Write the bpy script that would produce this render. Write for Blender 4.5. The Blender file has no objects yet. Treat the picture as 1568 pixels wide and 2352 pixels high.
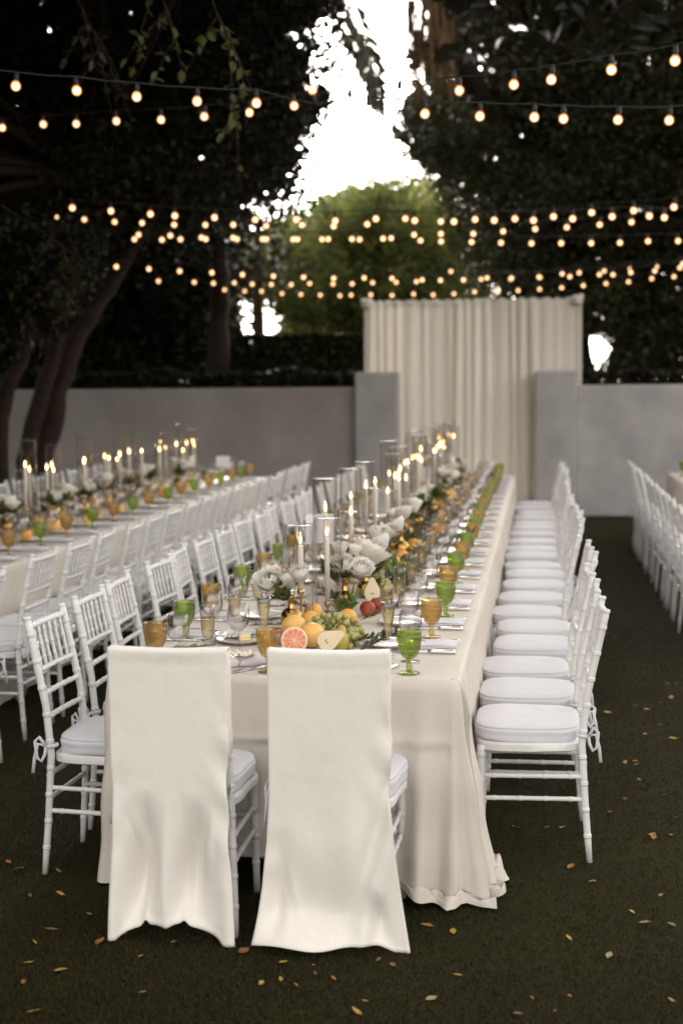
import bpy, math, random
import numpy as np
from mathutils import Vector, Matrix

# ------------------------------------------------------------------ camera, sky, sun, exposure
SC = bpy.context.scene
COL = SC.collection
R = math.radians
CAM_H = 1.73
PITCH, YAW, ROLL = R(5.0728), R(7.9588), R(-0.5)
cd = bpy.data.cameras.new('camera')
cam = bpy.data.objects.new('camera', cd); COL.objects.link(cam)
CAM_M = Matrix.Rotation(YAW, 4, 'Z') @ Matrix.Rotation(math.pi / 2 - PITCH, 4, 'X') @ Matrix.Rotation(ROLL, 4, 'Z')
cam.matrix_world = Matrix.Translation((0, 0, CAM_H)) @ CAM_M
cd.lens = 50; cd.sensor_fit = 'VERTICAL'; cd.sensor_height = 36; cd.sensor_width = 24
cd.clip_end = 2000; cd.clip_start = 0.05
cd.dof.use_dof = True; cd.dof.focus_distance = 5.2; cd.dof.aperture_fstop = 2.0
SC.camera = cam

SUN_EL, SUN_AZ = 24.0, -6.0             # low behind the trees ahead, veiled by cloud
w = bpy.data.worlds.new('World'); SC.world = w; w.use_nodes = True
wn = w.node_tree; bg = wn.nodes['Background']
sky = wn.nodes.new('ShaderNodeTexSky'); sky.sky_type = 'NISHITA'; sky.sun_disc = False
sky.sun_elevation = R(SUN_EL); sky.sun_rotation = R(SUN_AZ); sky.dust_density = 4.0; sky.air_density = 1.0
hs = wn.nodes.new('ShaderNodeHueSaturation'); hs.inputs['Saturation'].default_value = 0.10
wm = wn.nodes.new('ShaderNodeMix'); wm.data_type = 'RGBA'; wm.blend_type = 'MULTIPLY'; wm.inputs[0].default_value = 1; wm.inputs[7].default_value = (1.0, .945, .87, 1)   # warm dusk veil
wn.links.new(sky.outputs[0], hs.inputs['Color']); wn.links.new(hs.outputs[0], wm.inputs[6]); wn.links.new(wm.outputs[2], bg.inputs[0])
bg.inputs[1].default_value = 0.15
sd = bpy.data.lights.new('sun', 'SUN'); sd.energy = 0.5; sd.angle = R(30); sd.color = (1, .95, .87)
so = bpy.data.objects.new('sun', sd); COL.objects.link(so)
az = R(SUN_AZ); el = R(SUN_EL)
sdir = Vector((math.sin(az) * math.cos(el), math.cos(az) * math.cos(el), math.sin(el)))   # towards the sun
so.rotation_euler = sdir.to_track_quat('Z', 'Y').to_euler()
SC.view_settings.view_transform = 'Standard'; SC.view_settings.look = 'None'
SC.view_settings.gamma = 1; SC.view_settings.exposure = 2.15
SC.cycles.use_denoising = True
SC.cycles.max_bounces = 8; SC.cycles.diffuse_bounces = 3; SC.cycles.glossy_bounces = 3; SC.cycles.transmission_bounces = 4; SC.cycles.transparent_max_bounces = 40
SC.cycles.caustics_reflective = False; SC.cycles.caustics_refractive = False
SC.cycles.sample_clamp_indirect = 4

rnd = random.Random(11); nr = np.random.RandomState(5)

# pixel of the 1568x2352 view -> ray, used to read real places off the photograph
FPX = 50 / 36 * 2352
def ray(u, v):
    return (CAM_M.to_3x3() @ Vector(((u - 784) / FPX, (1176 - v) / FPX, -1)))
def atz(u, v, z):
    r = ray(u, v); return Vector((0, 0, CAM_H)) + r * ((z - CAM_H) / r.z)
def aty(u, v, y):
    r = ray(u, v); return Vector((0, 0, CAM_H)) + r * (y / r.y)

# ------------------------------------------------------------------ object helpers
def tag(o, label=None, cat=None, group=None, kind=None):
    if label: o['label'] = label
    if cat: o['category'] = cat
    if group: o['group'] = group
    if kind: o['kind'] = kind
    return o
def obj(name, me, m=None, parent=None, loc=(0, 0, 0), rz=0.0):
    if m is not None and not me.materials: me.materials.append(m)
    o = bpy.data.objects.new(name, me); COL.objects.link(o)
    o.location = loc; o.rotation_euler = (0, 0, rz)
    if parent: o.parent = parent
    return o
def empty(name, loc=(0, 0, 0), rz=0.0):
    o = bpy.data.objects.new(name, None); COL.objects.link(o)
    o.location = loc; o.rotation_euler = (0, 0, rz); o.empty_display_size = .05
    return o
KIDS = {}
def copy_tree(o, parent=None):
    c = o.copy(); COL.objects.link(c); c.parent = parent
    for ch in o.children:
        copy_tree(ch, c)
    return c
def mesh(name, verts, faces, smooth=True):
    me = bpy.data.meshes.new(name)
    if isinstance(verts, np.ndarray) and isinstance(faces, np.ndarray):
        n, k = faces.shape
        me.vertices.add(len(verts)); me.vertices.foreach_set('co', verts.astype(np.float32).ravel())
        me.loops.add(n * k); me.loops.foreach_set('vertex_index', faces.astype(np.int32).ravel())
        me.polygons.add(n); me.polygons.foreach_set('loop_start', np.arange(0, n * k, k, dtype=np.int32))
        me.update(calc_edges=True); me.validate()
    else:
        me.from_pydata([tuple(v) for v in verts], [], faces); me.update()
    if smooth:
        me.polygons.foreach_set('use_smooth', [True] * len(me.polygons))
    return me

class MB:
    def __init__(s): s.v = []; s.f = []
    def add(s, v, f):
        b = len(s.v); s.v += [tuple(p) for p in v]; s.f += [tuple(i + b for i in q) for q in f]; return s
    def box(s, x0, x1, y0, y1, z0, z1):
        v = [(x, y, z) for z in (z0, z1) for y in (y0, y1) for x in (x0, x1)]
        return s.add(v, [(0, 2, 3, 1), (4, 5, 7, 6), (0, 1, 5, 4), (2, 6, 7, 3), (0, 4, 6, 2), (1, 3, 7, 5)])
    def cbox(s, x0, x1, y0, y1, z0, z1, c=.01):      # box with chamfered edges
        xs = (x0, x1); ys = (y0, y1); zs = (z0, z1); v = []
        for zi in (0, 1):
            for yi in (0, 1):
                for xi in (0, 1):
                    sx = 1 - 2 * xi; sy = 1 - 2 * yi; sz = 1 - 2 * zi
                    v += [(xs[xi] + sx * c, ys[yi] + sy * c, zs[zi]), (xs[xi], ys[yi] + sy * c, zs[zi] + sz * c), (xs[xi] + sx * c, ys[yi], zs[zi] + sz * c)]
        i = lambda x, y, z, k: (z * 4 + y * 2 + x) * 3 + k
        f = []
        for z in (0, 1):
            q = [i(0, 0, z, 0), i(1, 0, z, 0), i(1, 1, z, 0), i(0, 1, z, 0)]; f.append(q if z else q[::-1])
        for x in (0, 1):
            q = [i(x, 0, 0, 1), i(x, 1, 0, 1), i(x, 1, 1, 1), i(x, 0, 1, 1)]; f.append(q if x else q[::-1])
        for y in (0, 1):
            q = [i(0, y, 0, 2), i(0, y, 1, 2), i(1, y, 1, 2), i(1, y, 0, 2)]; f.append(q if y else q[::-1])
        for z in (0, 1):
            for y in (0, 1):
                f.append([i(0, y, z, 0), i(1, y, z, 0), i(1, y, z, 2), i(0, y, z, 2)])
            for x in (0, 1):
                f.append([i(x, 0, z, 0), i(x, 1, z, 0), i(x, 1, z, 1), i(x, 0, z, 1)])
        for x in (0, 1):
            for y in (0, 1):
                f.append([i(x, y, 0, 1), i(x, y, 1, 1), i(x, y, 1, 2), i(x, y, 0, 2)])
        for x in (0, 1):
            for y in (0, 1):
                for z in (0, 1): f.append([i(x, y, z, k) for k in (0, 1, 2)])
        return s.add(v, f)
    def tube(s, pts, rad, n=8, cap=True, flat=None):
        pts = [Vector(p) for p in pts]; m = len(pts)
        if not hasattr(rad, '__len__'): rad = [rad] * m
        t0 = (pts[1] - pts[0]).normalized()
        ref = Vector((0, 0, 1)) if abs(t0.z) < .9 else Vector((1, 0, 0))
        nn = t0.cross(ref).normalized(); v = []
        for i, p in enumerate(pts):
            t = (pts[min(i + 1, m - 1)] - pts[max(i - 1, 0)])
            t = t.normalized() if t.length > 1e-9 else t0
            nn = (nn - t * nn.dot(t)).normalized(); bb = t.cross(nn)
            for k in range(n):
                a = 2 * math.pi * k / n
                v.append(p + nn * (math.cos(a) * rad[i]) + bb * (math.sin(a) * rad[i] * (flat or 1)))
        f = [(i * n + k, i * n + (k + 1) % n, (i + 1) * n + (k + 1) % n, (i + 1) * n + k) for i in range(m - 1) for k in range(n)]
        if cap: f += [tuple(range(n - 1, -1, -1)), tuple((m - 1) * n + k for k in range(n))]
        return s.add(v, f)
    def lathe(s, prof, n=20, c=(0, 0, 0), squash=None):
        v = []
        for r, z in prof:
            for k in range(n):
                a = 2 * math.pi * k / n
                v.append((c[0] + r * math.cos(a), c[1] + r * math.sin(a), c[2] + z))
        m = len(prof)
        f = [(i * n + k, i * n + (k + 1) % n, (i + 1) * n + (k + 1) % n, (i + 1) * n + k) for i in range(m - 1) for k in range(n)]
        return s.add(v, f)
    def build(s, name, m=None, parent=None, loc=(0, 0, 0), rz=0, smooth=True, sharp=None):
        me = mesh(name, s.v, s.f, smooth)
        if sharp: me.set_sharp_from_angle(angle=R(sharp))
        return obj(name, me, m, parent, loc, rz)

def bamboo(path, r0, r1, gap=.095, bump=1.2, off=.05):
    """resample a path and give it the paired rings of turned bamboo"""
    P = [Vector(p) for p in path]; L = [0]
    for a, b in zip(P, P[1:]): L.append(L[-1] + (b - a).length)
    T = L[-1]
    def at(s_):
        for i in range(len(P) - 1):
            if s_ <= L[i + 1] or i == len(P) - 2:
                return P[i].lerp(P[i + 1], (s_ - L[i]) / (L[i + 1] - L[i]))
    S = []
    k = off
    while k < T - .015:
        S += [(k - .012, 1), (k - .006, 1), (k - .0045, bump), (k - .0015, bump * .97), (k, 1.03), (k + .0015, bump * .97), (k + .0045, bump), (k + .006, 1), (k + .012, 1)]
        k += gap
    S += [(l, 1) for l in L if all(abs(l - q[0]) > .004 for q in S)]
    S.sort()
    return [at(q[0]) for q in S], [(r0 + (r1 - r0) * q[0] / T) * q[1] for q in S]

# ------------------------------------------------------------------ materials
def nodes(name):
    m = bpy.data.materials.new(name); m.use_nodes = True
    return m, m.node_tree, m.node_tree.nodes['Principled BSDF']
def mat(name, c, rough=.5, metal=0.0, c2=None, scale=8, bump=0.0, bscale=60, island=False, sheen=0, sub=0, detail=4, coord='Object', trans=0.0, spec=.5, lo=.35, hi=.65, bump2=0.0, b2scale=10, b2stretch=(1, 1, 1)):
    m, t, b = nodes(name); N = t.nodes; K = t.links
    b.inputs['Base Color'].default_value = (*c, 1); b.inputs['Roughness'].default_value = rough; b.inputs['Metallic'].default_value = metal
    b.inputs['Specular IOR Level'].default_value = spec
    if sheen: b.inputs['Sheen Weight'].default_value = sheen
    if sub:
        b.inputs['Subsurface Weight'].default_value = sub; b.inputs['Subsurface Radius'].default_value = (.01, .006, .004); b.inputs['Subsurface Scale'].default_value = 1
    tc = N.new('ShaderNodeTexCoord')
    if c2:
        rp = N.new('ShaderNodeValToRGB'); rp.color_ramp.elements[0].color = (*c, 1); rp.color_ramp.elements[1].color = (*c2, 1)
        if island:
            g = N.new('ShaderNodeNewGeometry'); K.new(g.outputs['Random Per Island'], rp.inputs[0])
        else:
            nz = N.new('ShaderNodeTexNoise'); nz.inputs['Scale'].default_value = scale; nz.inputs['Detail'].default_value = detail
            rp.color_ramp.elements[0].position = lo; rp.color_ramp.elements[1].position = hi
            K.new(tc.outputs[coord], nz.inputs['Vector']); K.new(nz.outputs['Fac'], rp.inputs[0])
        K.new(rp.outputs[0], b.inputs['Base Color'])
    if bump:
        nb = N.new('ShaderNodeTexNoise'); nb.inputs['Scale'].default_value = bscale; nb.inputs['Detail'].default_value = 3
        K.new(tc.outputs[coord], nb.inputs['Vector'])
        bp = N.new('ShaderNodeBump'); bp.inputs['Strength'].default_value = bump; bp.inputs['Distance'].default_value = .01
        K.new(nb.outputs['Fac'], bp.inputs['Height']); K.new(bp.outputs[0], b.inputs['Normal'])
        if bump2:
            mp = N.new('ShaderNodeMapping'); mp.inputs['Scale'].default_value = b2stretch; K.new(tc.outputs[coord], mp.inputs[0])
            n2 = N.new('ShaderNodeTexNoise'); n2.inputs['Scale'].default_value = b2scale; n2.inputs['Detail'].default_value = 2; K.new(mp.outputs[0], n2.inputs['Vector'])
            b2 = N.new('ShaderNodeBump'); b2.inputs['Strength'].default_value = bump2; b2.inputs['Distance'].default_value = .03
            K.new(n2.outputs['Fac'], b2.inputs['Height']); K.new(b2.outputs[0], bp.inputs['Normal'])
    if trans:
        tr = N.new('ShaderNodeBsdfTranslucent'); tr.inputs[0].default_value = (*c, 1)
        if c2: K.new(rp.outputs[0], tr.inputs[0])
        mx = N.new('ShaderNodeMixShader'); mx.inputs[0].default_value = trans
        out = N['Material Output']
        K.new(b.outputs[0], mx.inputs[1]); K.new(tr.outputs[0], mx.inputs[2]); K.new(mx.outputs[0], out.inputs[0])
    return m
def glass(name, tint=(1, 1, 1), rough=.02, base=.05, edge=.75, body=None, bodyfac=0.0, bump=0.0, bscale=90, dark=.35):
    """a thin wall of glass: clear or tinted, more mirror-like at a slant"""
    m = bpy.data.materials.new(name); m.use_nodes = True; t = m.node_tree; N = t.nodes; K = t.links
    N.remove(N['Principled BSDF']); out = N['Material Output']
    tr = N.new('ShaderNodeBsdfTransparent'); tr.inputs[0].default_value = (*tint, 1)
    gl = N.new('ShaderNodeBsdfGlossy'); gl.inputs['Roughness'].default_value = rough
    lw = N.new('ShaderNodeLayerWeight'); lw.inputs[0].default_value = .5
    pw = N.new('ShaderNodeMath'); pw.operation = 'POWER'; pw.inputs[1].default_value = 2.0
    mp = N.new('ShaderNodeMapRange'); mp.inputs[3].default_value = base; mp.inputs[4].default_value = edge
    K.new(lw.outputs['Facing'], pw.inputs[0]); K.new(pw.outputs[0], mp.inputs[0])
    mx = N.new('ShaderNodeMixShader'); K.new(mp.outputs[0], mx.inputs[0])
    first = tr
    if body:
        df = N.new('ShaderNodeBsdfTranslucent'); df.inputs[0].default_value = (*body, 1)
        d2 = N.new('ShaderNodeBsdfDiffuse'); d2.inputs[0].default_value = (*body, 1)
        m3 = N.new('ShaderNodeMixShader'); m3.inputs[0].default_value = .4; K.new(df.outputs[0], m3.inputs[1]); K.new(d2.outputs[0], m3.inputs[2])
        m2 = N.new('ShaderNodeMixShader'); m2.inputs[0].default_value = bodyfac
        K.new(tr.outputs[0], m2.inputs[1]); K.new(m3.outputs[0], m2.inputs[2]); first = m2
    cm = N.new('ShaderNodeMix'); cm.data_type = 'RGBA'; cm.inputs[6].default_value = (*tint, 1); cm.inputs[7].default_value = (*[c * dark for c in tint], 1)
    p2 = N.new('ShaderNodeMath'); p2.operation = 'POWER'; p2.inputs[1].default_value = 3.0     # longer way through the wall at a slant
    K.new(lw.outputs['Facing'], p2.inputs[0]); K.new(p2.outputs[0], cm.inputs[0]); K.new(cm.outputs[2], tr.inputs[0])
    K.new(first.outputs[0], mx.inputs[1]); K.new(gl.outputs[0], mx.inputs[2]); K.new(mx.outputs[0], out.inputs[0])
    if bump:
        tc = N.new('ShaderNodeTexCoord'); vo = N.new('ShaderNodeTexVoronoi'); vo.inputs['Scale'].default_value = bscale
        K.new(tc.outputs['Object'], vo.inputs['Vector'])
        bp = N.new('ShaderNodeBump'); bp.inputs['Strength'].default_value = bump; bp.inputs['Distance'].default_value = .004
        K.new(vo.outputs['Distance'], bp.inputs['Height']); K.new(bp.outputs[0], gl.inputs['Normal']); K.new(bp.outputs[0], lw.inputs['Normal'])
    return m
def glow(name, c, s, clear=0.0):
    m = bpy.data.materials.new(name); m.use_nodes = True; t = m.node_tree; N = t.nodes; K = t.links
    N.remove(N['Principled BSDF']); e = N.new('ShaderNodeEmission'); e.inputs[0].default_value = (*c, 1); e.inputs[1].default_value = s
    if clear:
        tr = N.new('ShaderNodeBsdfTransparent'); mx = N.new('ShaderNodeMixShader'); mx.inputs[0].default_value = clear
        K.new(e.outputs[0], mx.inputs[1]); K.new(tr.outputs[0], mx.inputs[2]); K.new(mx.outputs[0], N['Material Output'].inputs[0])
    else: K.new(e.outputs[0], N['Material Output'].inputs[0])
    return m

M = {}
M['paint'] = mat('white_paint', (.70, .69, .68), .4, c2=(.78, .77, .76), scale=14, bump=.04, bscale=120)
M['cotton'] = mat('white_cotton', (.68, .675, .715), .85, bump=.12, bscale=300, sheen=.2, bump2=.3, b2scale=11)
M['satin'] = mat('cream_satin', (.84, .80, .735), .55, bump=.08, bscale=650, sheen=.3, bump2=.2, b2scale=11, b2stretch=(1, 1, .8))
M['linen'] = mat('beige_linen', (.66, .605, .545), .8, c2=(.70, .645, .58), scale=5, bump=.2, bscale=420, bump2=.25, b2scale=9, b2stretch=(1, 1, .5))
M['drape'] = mat('ivory_drape', (.86, .82, .75), .85, bump=.1, bscale=200, trans=.3)
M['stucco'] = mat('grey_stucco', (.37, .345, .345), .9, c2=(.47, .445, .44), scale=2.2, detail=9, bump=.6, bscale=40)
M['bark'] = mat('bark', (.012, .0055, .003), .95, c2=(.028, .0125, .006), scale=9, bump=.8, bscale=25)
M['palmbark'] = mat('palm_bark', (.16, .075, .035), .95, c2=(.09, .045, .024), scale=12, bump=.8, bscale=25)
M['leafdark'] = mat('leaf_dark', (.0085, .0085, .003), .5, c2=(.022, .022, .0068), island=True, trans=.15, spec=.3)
M['leafmid'] = mat('leaf_mid', (.014, .0155, .004), .5, c2=(.045, .046, .011), island=True, trans=.3, spec=.3)
M['leaflight'] = mat('leaf_light', (.06, .08, .016), .55, c2=(.28, .30, .09), scale=1.3, detail=6, lo=.38, hi=.64, trans=.5, spec=.3)  # noise between dark and pale green paints in the clumps' self-shadow
M['leafspray'] = mat('leaf_spray', (.05, .06, .012), .45, c2=(.11, .12, .03), island=True, trans=.35)
M['frond'] = mat('palm_frond', (.07, .072, .045), .5, c2=(.17, .17, .12), island=True, trans=.4)
M['deadfrond'] = mat('dead_frond', (.10, .06, .03), .8, c2=(.22, .13, .06), island=True, trans=.15)
M['olive'] = mat('olive_leaf', (.035, .045, .016), .5, c2=(.13, .14, .075), island=True, trans=.15)
M['greens'] = mat('bright_leaf', (.10, .16, .03), .45, c2=(.20, .27, .07), island=True, trans=.25)
M['rosemary'] = mat('rosemary', (.05, .07, .03), .6, c2=(.11, .13, .06), island=True)
M['petal'] = mat('white_petal', (.88, .85, .77), .6, c2=(.91, .89, .84), island=True, trans=.22)
M['blush'] = mat('blush_petal', (.74, .55, .44), .6, c2=(.82, .70, .60), island=True, trans=.35)
M['darkpetal'] = mat('dark_petal', (.10, .015, .02), .6)
M['gold'] = mat('mercury_gold', (.62, .42, .16), .16, 1.0, c2=(.34, .20, .06), scale=30, bump=.06, bscale=60)
M['brass'] = mat('brass', (.60, .42, .20), .3, 1.0)
M['silver'] = mat('silver', (.80, .76, .75), .18, 1.0)
M['china'] = mat('white_china', (.80, .77, .74), .15)
M['napkin'] = mat('lavender_napkin', (.74, .72, .78), .85, bump=.1, bscale=300)
M['card'] = mat('white_card', (.80, .78, .82), .7)
M['wax'] = mat('white_wax', (.82, .78, .72), .45, sub=.2)
M['wick'] = mat('wick', (.02, .015, .01), .9)
M['flame'] = glow('flame', (1, .56, .20), 5.5)
M['rubber'] = mat('black_rubber', (.012, .012, .012), .6)
M['cord'] = mat('black_cord', (.015, .018, .015), .6)
M['core'] = glow('bulb_core', (1, .70, .40), .85)
M['bulbshell'] = glow('bulb_shell', (1, .36, .11), .38, clear=.6)
for k_ in ('bulbshell', 'core'): M[k_].cycles.emission_sampling = 'NONE'
M['clear'] = glass('clear_glass', (.975, .965, .955), .02, .05, .85, dark=.3)
M['rim'] = glass('glass_rim', (.92, .92, .92), .05, .25, .9)
M['wine'] = glass('wine_glass', (.975, .965, .97), .02, .07, .85, dark=.4)
M['champagne'] = glass('champagne', (.97, .91, .70), .05, .05, .3, body=(.82, .68, .36), bodyfac=.10)
M['greenglass'] = glass('green_pressed_glass', (.78, .87, .40), .06, .08, .5, body=(.34, .42, .04), bodyfac=.16, bump=.7, bscale=130)
M['amberglass'] = glass('amber_pressed_glass', (.95, .83, .52), .06, .08, .5, body=(.60, .40, .10), bodyfac=.15, bump=.7, bscale=130)
M['orange'] = mat('orange_peel', (.80, .36, .05), .45, c2=(.86, .46, .10), scale=5, bump=.15, bscale=160)
M['grapefruit'] = mat('grapefruit_peel', (.84, .46, .12), .42, c2=(.86, .56, .20), scale=4, bump=.12, bscale=140)
M['pith'] = mat('pith', (.84, .66, .44), .6)
M['pulp'] = mat('pink_pulp', (.78, .17, .09), .3, c2=(.85, .32, .20), scale=60, bump=.3, bscale=120)
M['lemon'] = mat('lemon_peel', (.80, .50, .06), .42, c2=(.84, .60, .12), scale=6, bump=.12, bscale=150)
M['pear'] = mat('pear_skin', (.42, .34, .05), .45, c2=(.52, .36, .08), scale=9, bump=.04)
M['pearflesh'] = mat('pear_flesh', (.82, .68, .46), .45, c2=(.85, .74, .55), scale=14)
M['seed'] = mat('seed', (.10, .04, .02), .5)
M['peach'] = mat('peach_skin', (.22, .015, .015), .4, c2=(.46, .10, .04), scale=7)
M['grape'] = mat('grape_skin', (.32, .34, .10), .3, c2=(.42, .40, .16), scale=20, sub=.15)
M['stalk'] = mat('stalk', (.14, .12, .04), .7)
M['butter'] = mat('butter', (.82, .66, .34), .5)
M['shell'] = mat('white_orchid', (.84, .76, .62), .5, c2=(.86, .80, .72), scale=12)
M['twine'] = mat('blush_twine', (.62, .30, .16), .7)
M['dead'] = [mat('leaf_litter_yellow', (.34, .19, .02), .6, c2=(.40, .26, .05), scale=20),
             mat('leaf_litter_orange', (.30, .10, .014), .6, c2=(.34, .15, .03), scale=20),
             mat('leaf_litter_brown', (.15, .065, .02), .7, c2=(.22, .11, .04), scale=20),
             mat('leaf_litter_pale', (.20, .16, .07), .7, c2=(.28, .23, .11), scale=20)]

def turf_mat():
    m, t, b = nodes('turf'); N = t.nodes; K = t.links
    tc = N.new('ShaderNodeTexCoord')
    def nz(s, d=5):
        n = N.new('ShaderNodeTexNoise'); n.inputs['Scale'].default_value = s; n.inputs['Detail'].default_value = d; n.inputs['Roughness'].default_value = .65
        K.new(tc.outputs['Object'], n.inputs['Vector']); return n
    big, fine, mid = nz(.55, 3), nz(170, 2), nz(24, 5)
    r1 = N.new('ShaderNodeValToRGB'); r1.color_ramp.elements[0].color = (.021, .0168, .0046, 1); r1.color_ramp.elements[1].color = (.030, .0270, .0064, 1)
    r1.color_ramp.elements[0].position = .38; r1.color_ramp.elements[1].position = .62
    K.new(big.outputs['Fac'], r1.inputs[0])
    r2 = N.new('ShaderNodeValToRGB'); r2.color_ramp.elements[0].color = (.72, .72, .72, 1); r2.color_ramp.elements[1].color = (1.28, 1.27, 1.25, 1)
    r2.color_ramp.elements[0].position = .3; r2.color_ramp.elements[1].position = .72
    ad = N.new('ShaderNodeMath'); ad.operation = 'ADD'; mu = N.new('ShaderNodeMath'); mu.operation = 'MULTIPLY'; mu.inputs[1].default_value = .5
    K.new(fine.outputs['Fac'], ad.inputs[0]); K.new(mid.outputs['Fac'], ad.inputs[1]); K.new(ad.outputs[0], mu.inputs[0]); K.new(mu.outputs[0], r2.inputs[0])
    mx = N.new('ShaderNodeMix'); mx.data_type = 'RGBA'; mx.blend_type = 'MULTIPLY'; mx.inputs[0].default_value = 1
    K.new(r1.outputs[0], mx.inputs[6]); K.new(r2.outputs[0], mx.inputs[7]); K.new(mx.outputs[2], b.inputs['Base Color'])
    bp = N.new('ShaderNodeBump'); bp.inputs['Strength'].default_value = .9; bp.inputs['Distance'].default_value = .02
    K.new(mu.outputs[0], bp.inputs['Height']); K.new(bp.outputs[0], b.inputs['Normal'])
    b.inputs['Roughness'].default_value = .95; b.inputs['Specular IOR Level'].default_value = .15
    return m
M['turf'] = turf_mat()

ORD = ['first', 'second', 'third', 'fourth', 'fifth', 'sixth', 'seventh', 'eighth', 'ninth', 'tenth', 'eleventh', 'twelfth', 'thirteenth', 'fourteenth',
       'fifteenth', 'sixteenth', 'seventeenth', 'eighteenth', 'nineteenth', 'twentieth', 'twenty-first', 'twenty-second', 'twenty-third', 'twenty-fourth',
       'twenty-fifth', 'twenty-sixth', 'twenty-seventh', 'twenty-eighth', 'twenty-ninth', 'thirtieth', 'thirty-first', 'thirty-second', 'thirty-third', 'thirty-fourth', 'thirty-fifth', 'thirty-sixth']
for t_ in ('forty', 'fifty', 'sixty', 'seventy', 'eighty', 'ninety'): ORD += [(t_[:-1] + 'ieth') if k_ == 0 else t_ + '-' + ORD[k_ - 1] for k_ in range(10)]
ORD[36:36] = ['thirty-seventh', 'thirty-eighth', 'thirty-ninth']

# ------------------------------------------------------------------ setting: ground, wall, pillars
g = MB(); S = 400
g.add([(-S, -S, 0), (S, -S, 0), (S, S, 0), (-S, S, 0)], [(0, 1, 2, 3)])
tag(g.build('lawn', M['turf'], smooth=False), kind='structure')
# a nap of short turf fibres over the part of the lawn nearest the camera
def turf_fibres():
    n = 300000
    y = 3.4 + 13.5 * nr.rand(n) ** 1.9; x = -y * .46 + nr.rand(n) * y * .62
    L = .006 + .009 * nr.rand(n); a = nr.rand(n) * 2 * math.pi; lean = .4 + nr.rand(n) * .8
    d = np.stack([np.cos(a), np.sin(a)], 1); pr = np.stack([-np.sin(a), np.cos(a)], 1) * .0016
    b = np.stack([x, y], 1)
    v = np.zeros((n, 3, 3))
    v[:, 0, :2] = b - pr; v[:, 1, :2] = b + pr; v[:, 2, :2] = b + d * (L * lean)[:, None]
    v[:, 0, 2] = v[:, 1, 2] = .001; v[:, 2, 2] = L
    return mesh('turf_fibres', v.reshape(-1, 3), np.arange(n * 3).reshape(n, 3), False)
M['fibre'] = mat('turf_fibre', (.013, .0108, .003), .8, c2=(.039, .0345, .0092), island=True, spec=.2)
tag(obj('turf_grass', turf_fibres(), M['fibre']), 'short brownish green turf covering the ground', 'grass', kind='stuff')

WY = 18.92
M['stucco_shade_tint'] = mat('shade_tint_stucco', (.30, .265, .245), .9, c2=(.38, .345, .325), scale=1.3, bump=.5, bscale=45)  # stucco darkened and browned to paint in the shade under the tree
def wall(name, x0, x1, y0, y1, h, label, cat='wall', m='stucco'):
    b = MB()
    b.cbox(x0, x1, y0, y1, -.05, h, .018)
    o = b.build(name, M[m], smooth=False); tag(o, label, cat, kind='thing'); return o
wall('garden_wall', -16, -2.43, WY, WY + .22, 1.71, 'low grey stucco garden wall behind the shaded table', m='stucco_shade_tint')
wall('garden_wall', .47, 14, WY, WY + .22, 1.71, 'low grey stucco garden wall beyond the open aisle')
wall('gate_pillar', -2.43, -1.86, WY - .17, WY + .14, 1.905, 'square grey stucco pillar between drape and shaded wall', 'pillar')
wall('gate_pillar', -.07, .47, WY - .17, WY + .14, 1.905, 'square grey stucco pillar between drape and aisle wall', 'pillar')

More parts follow.
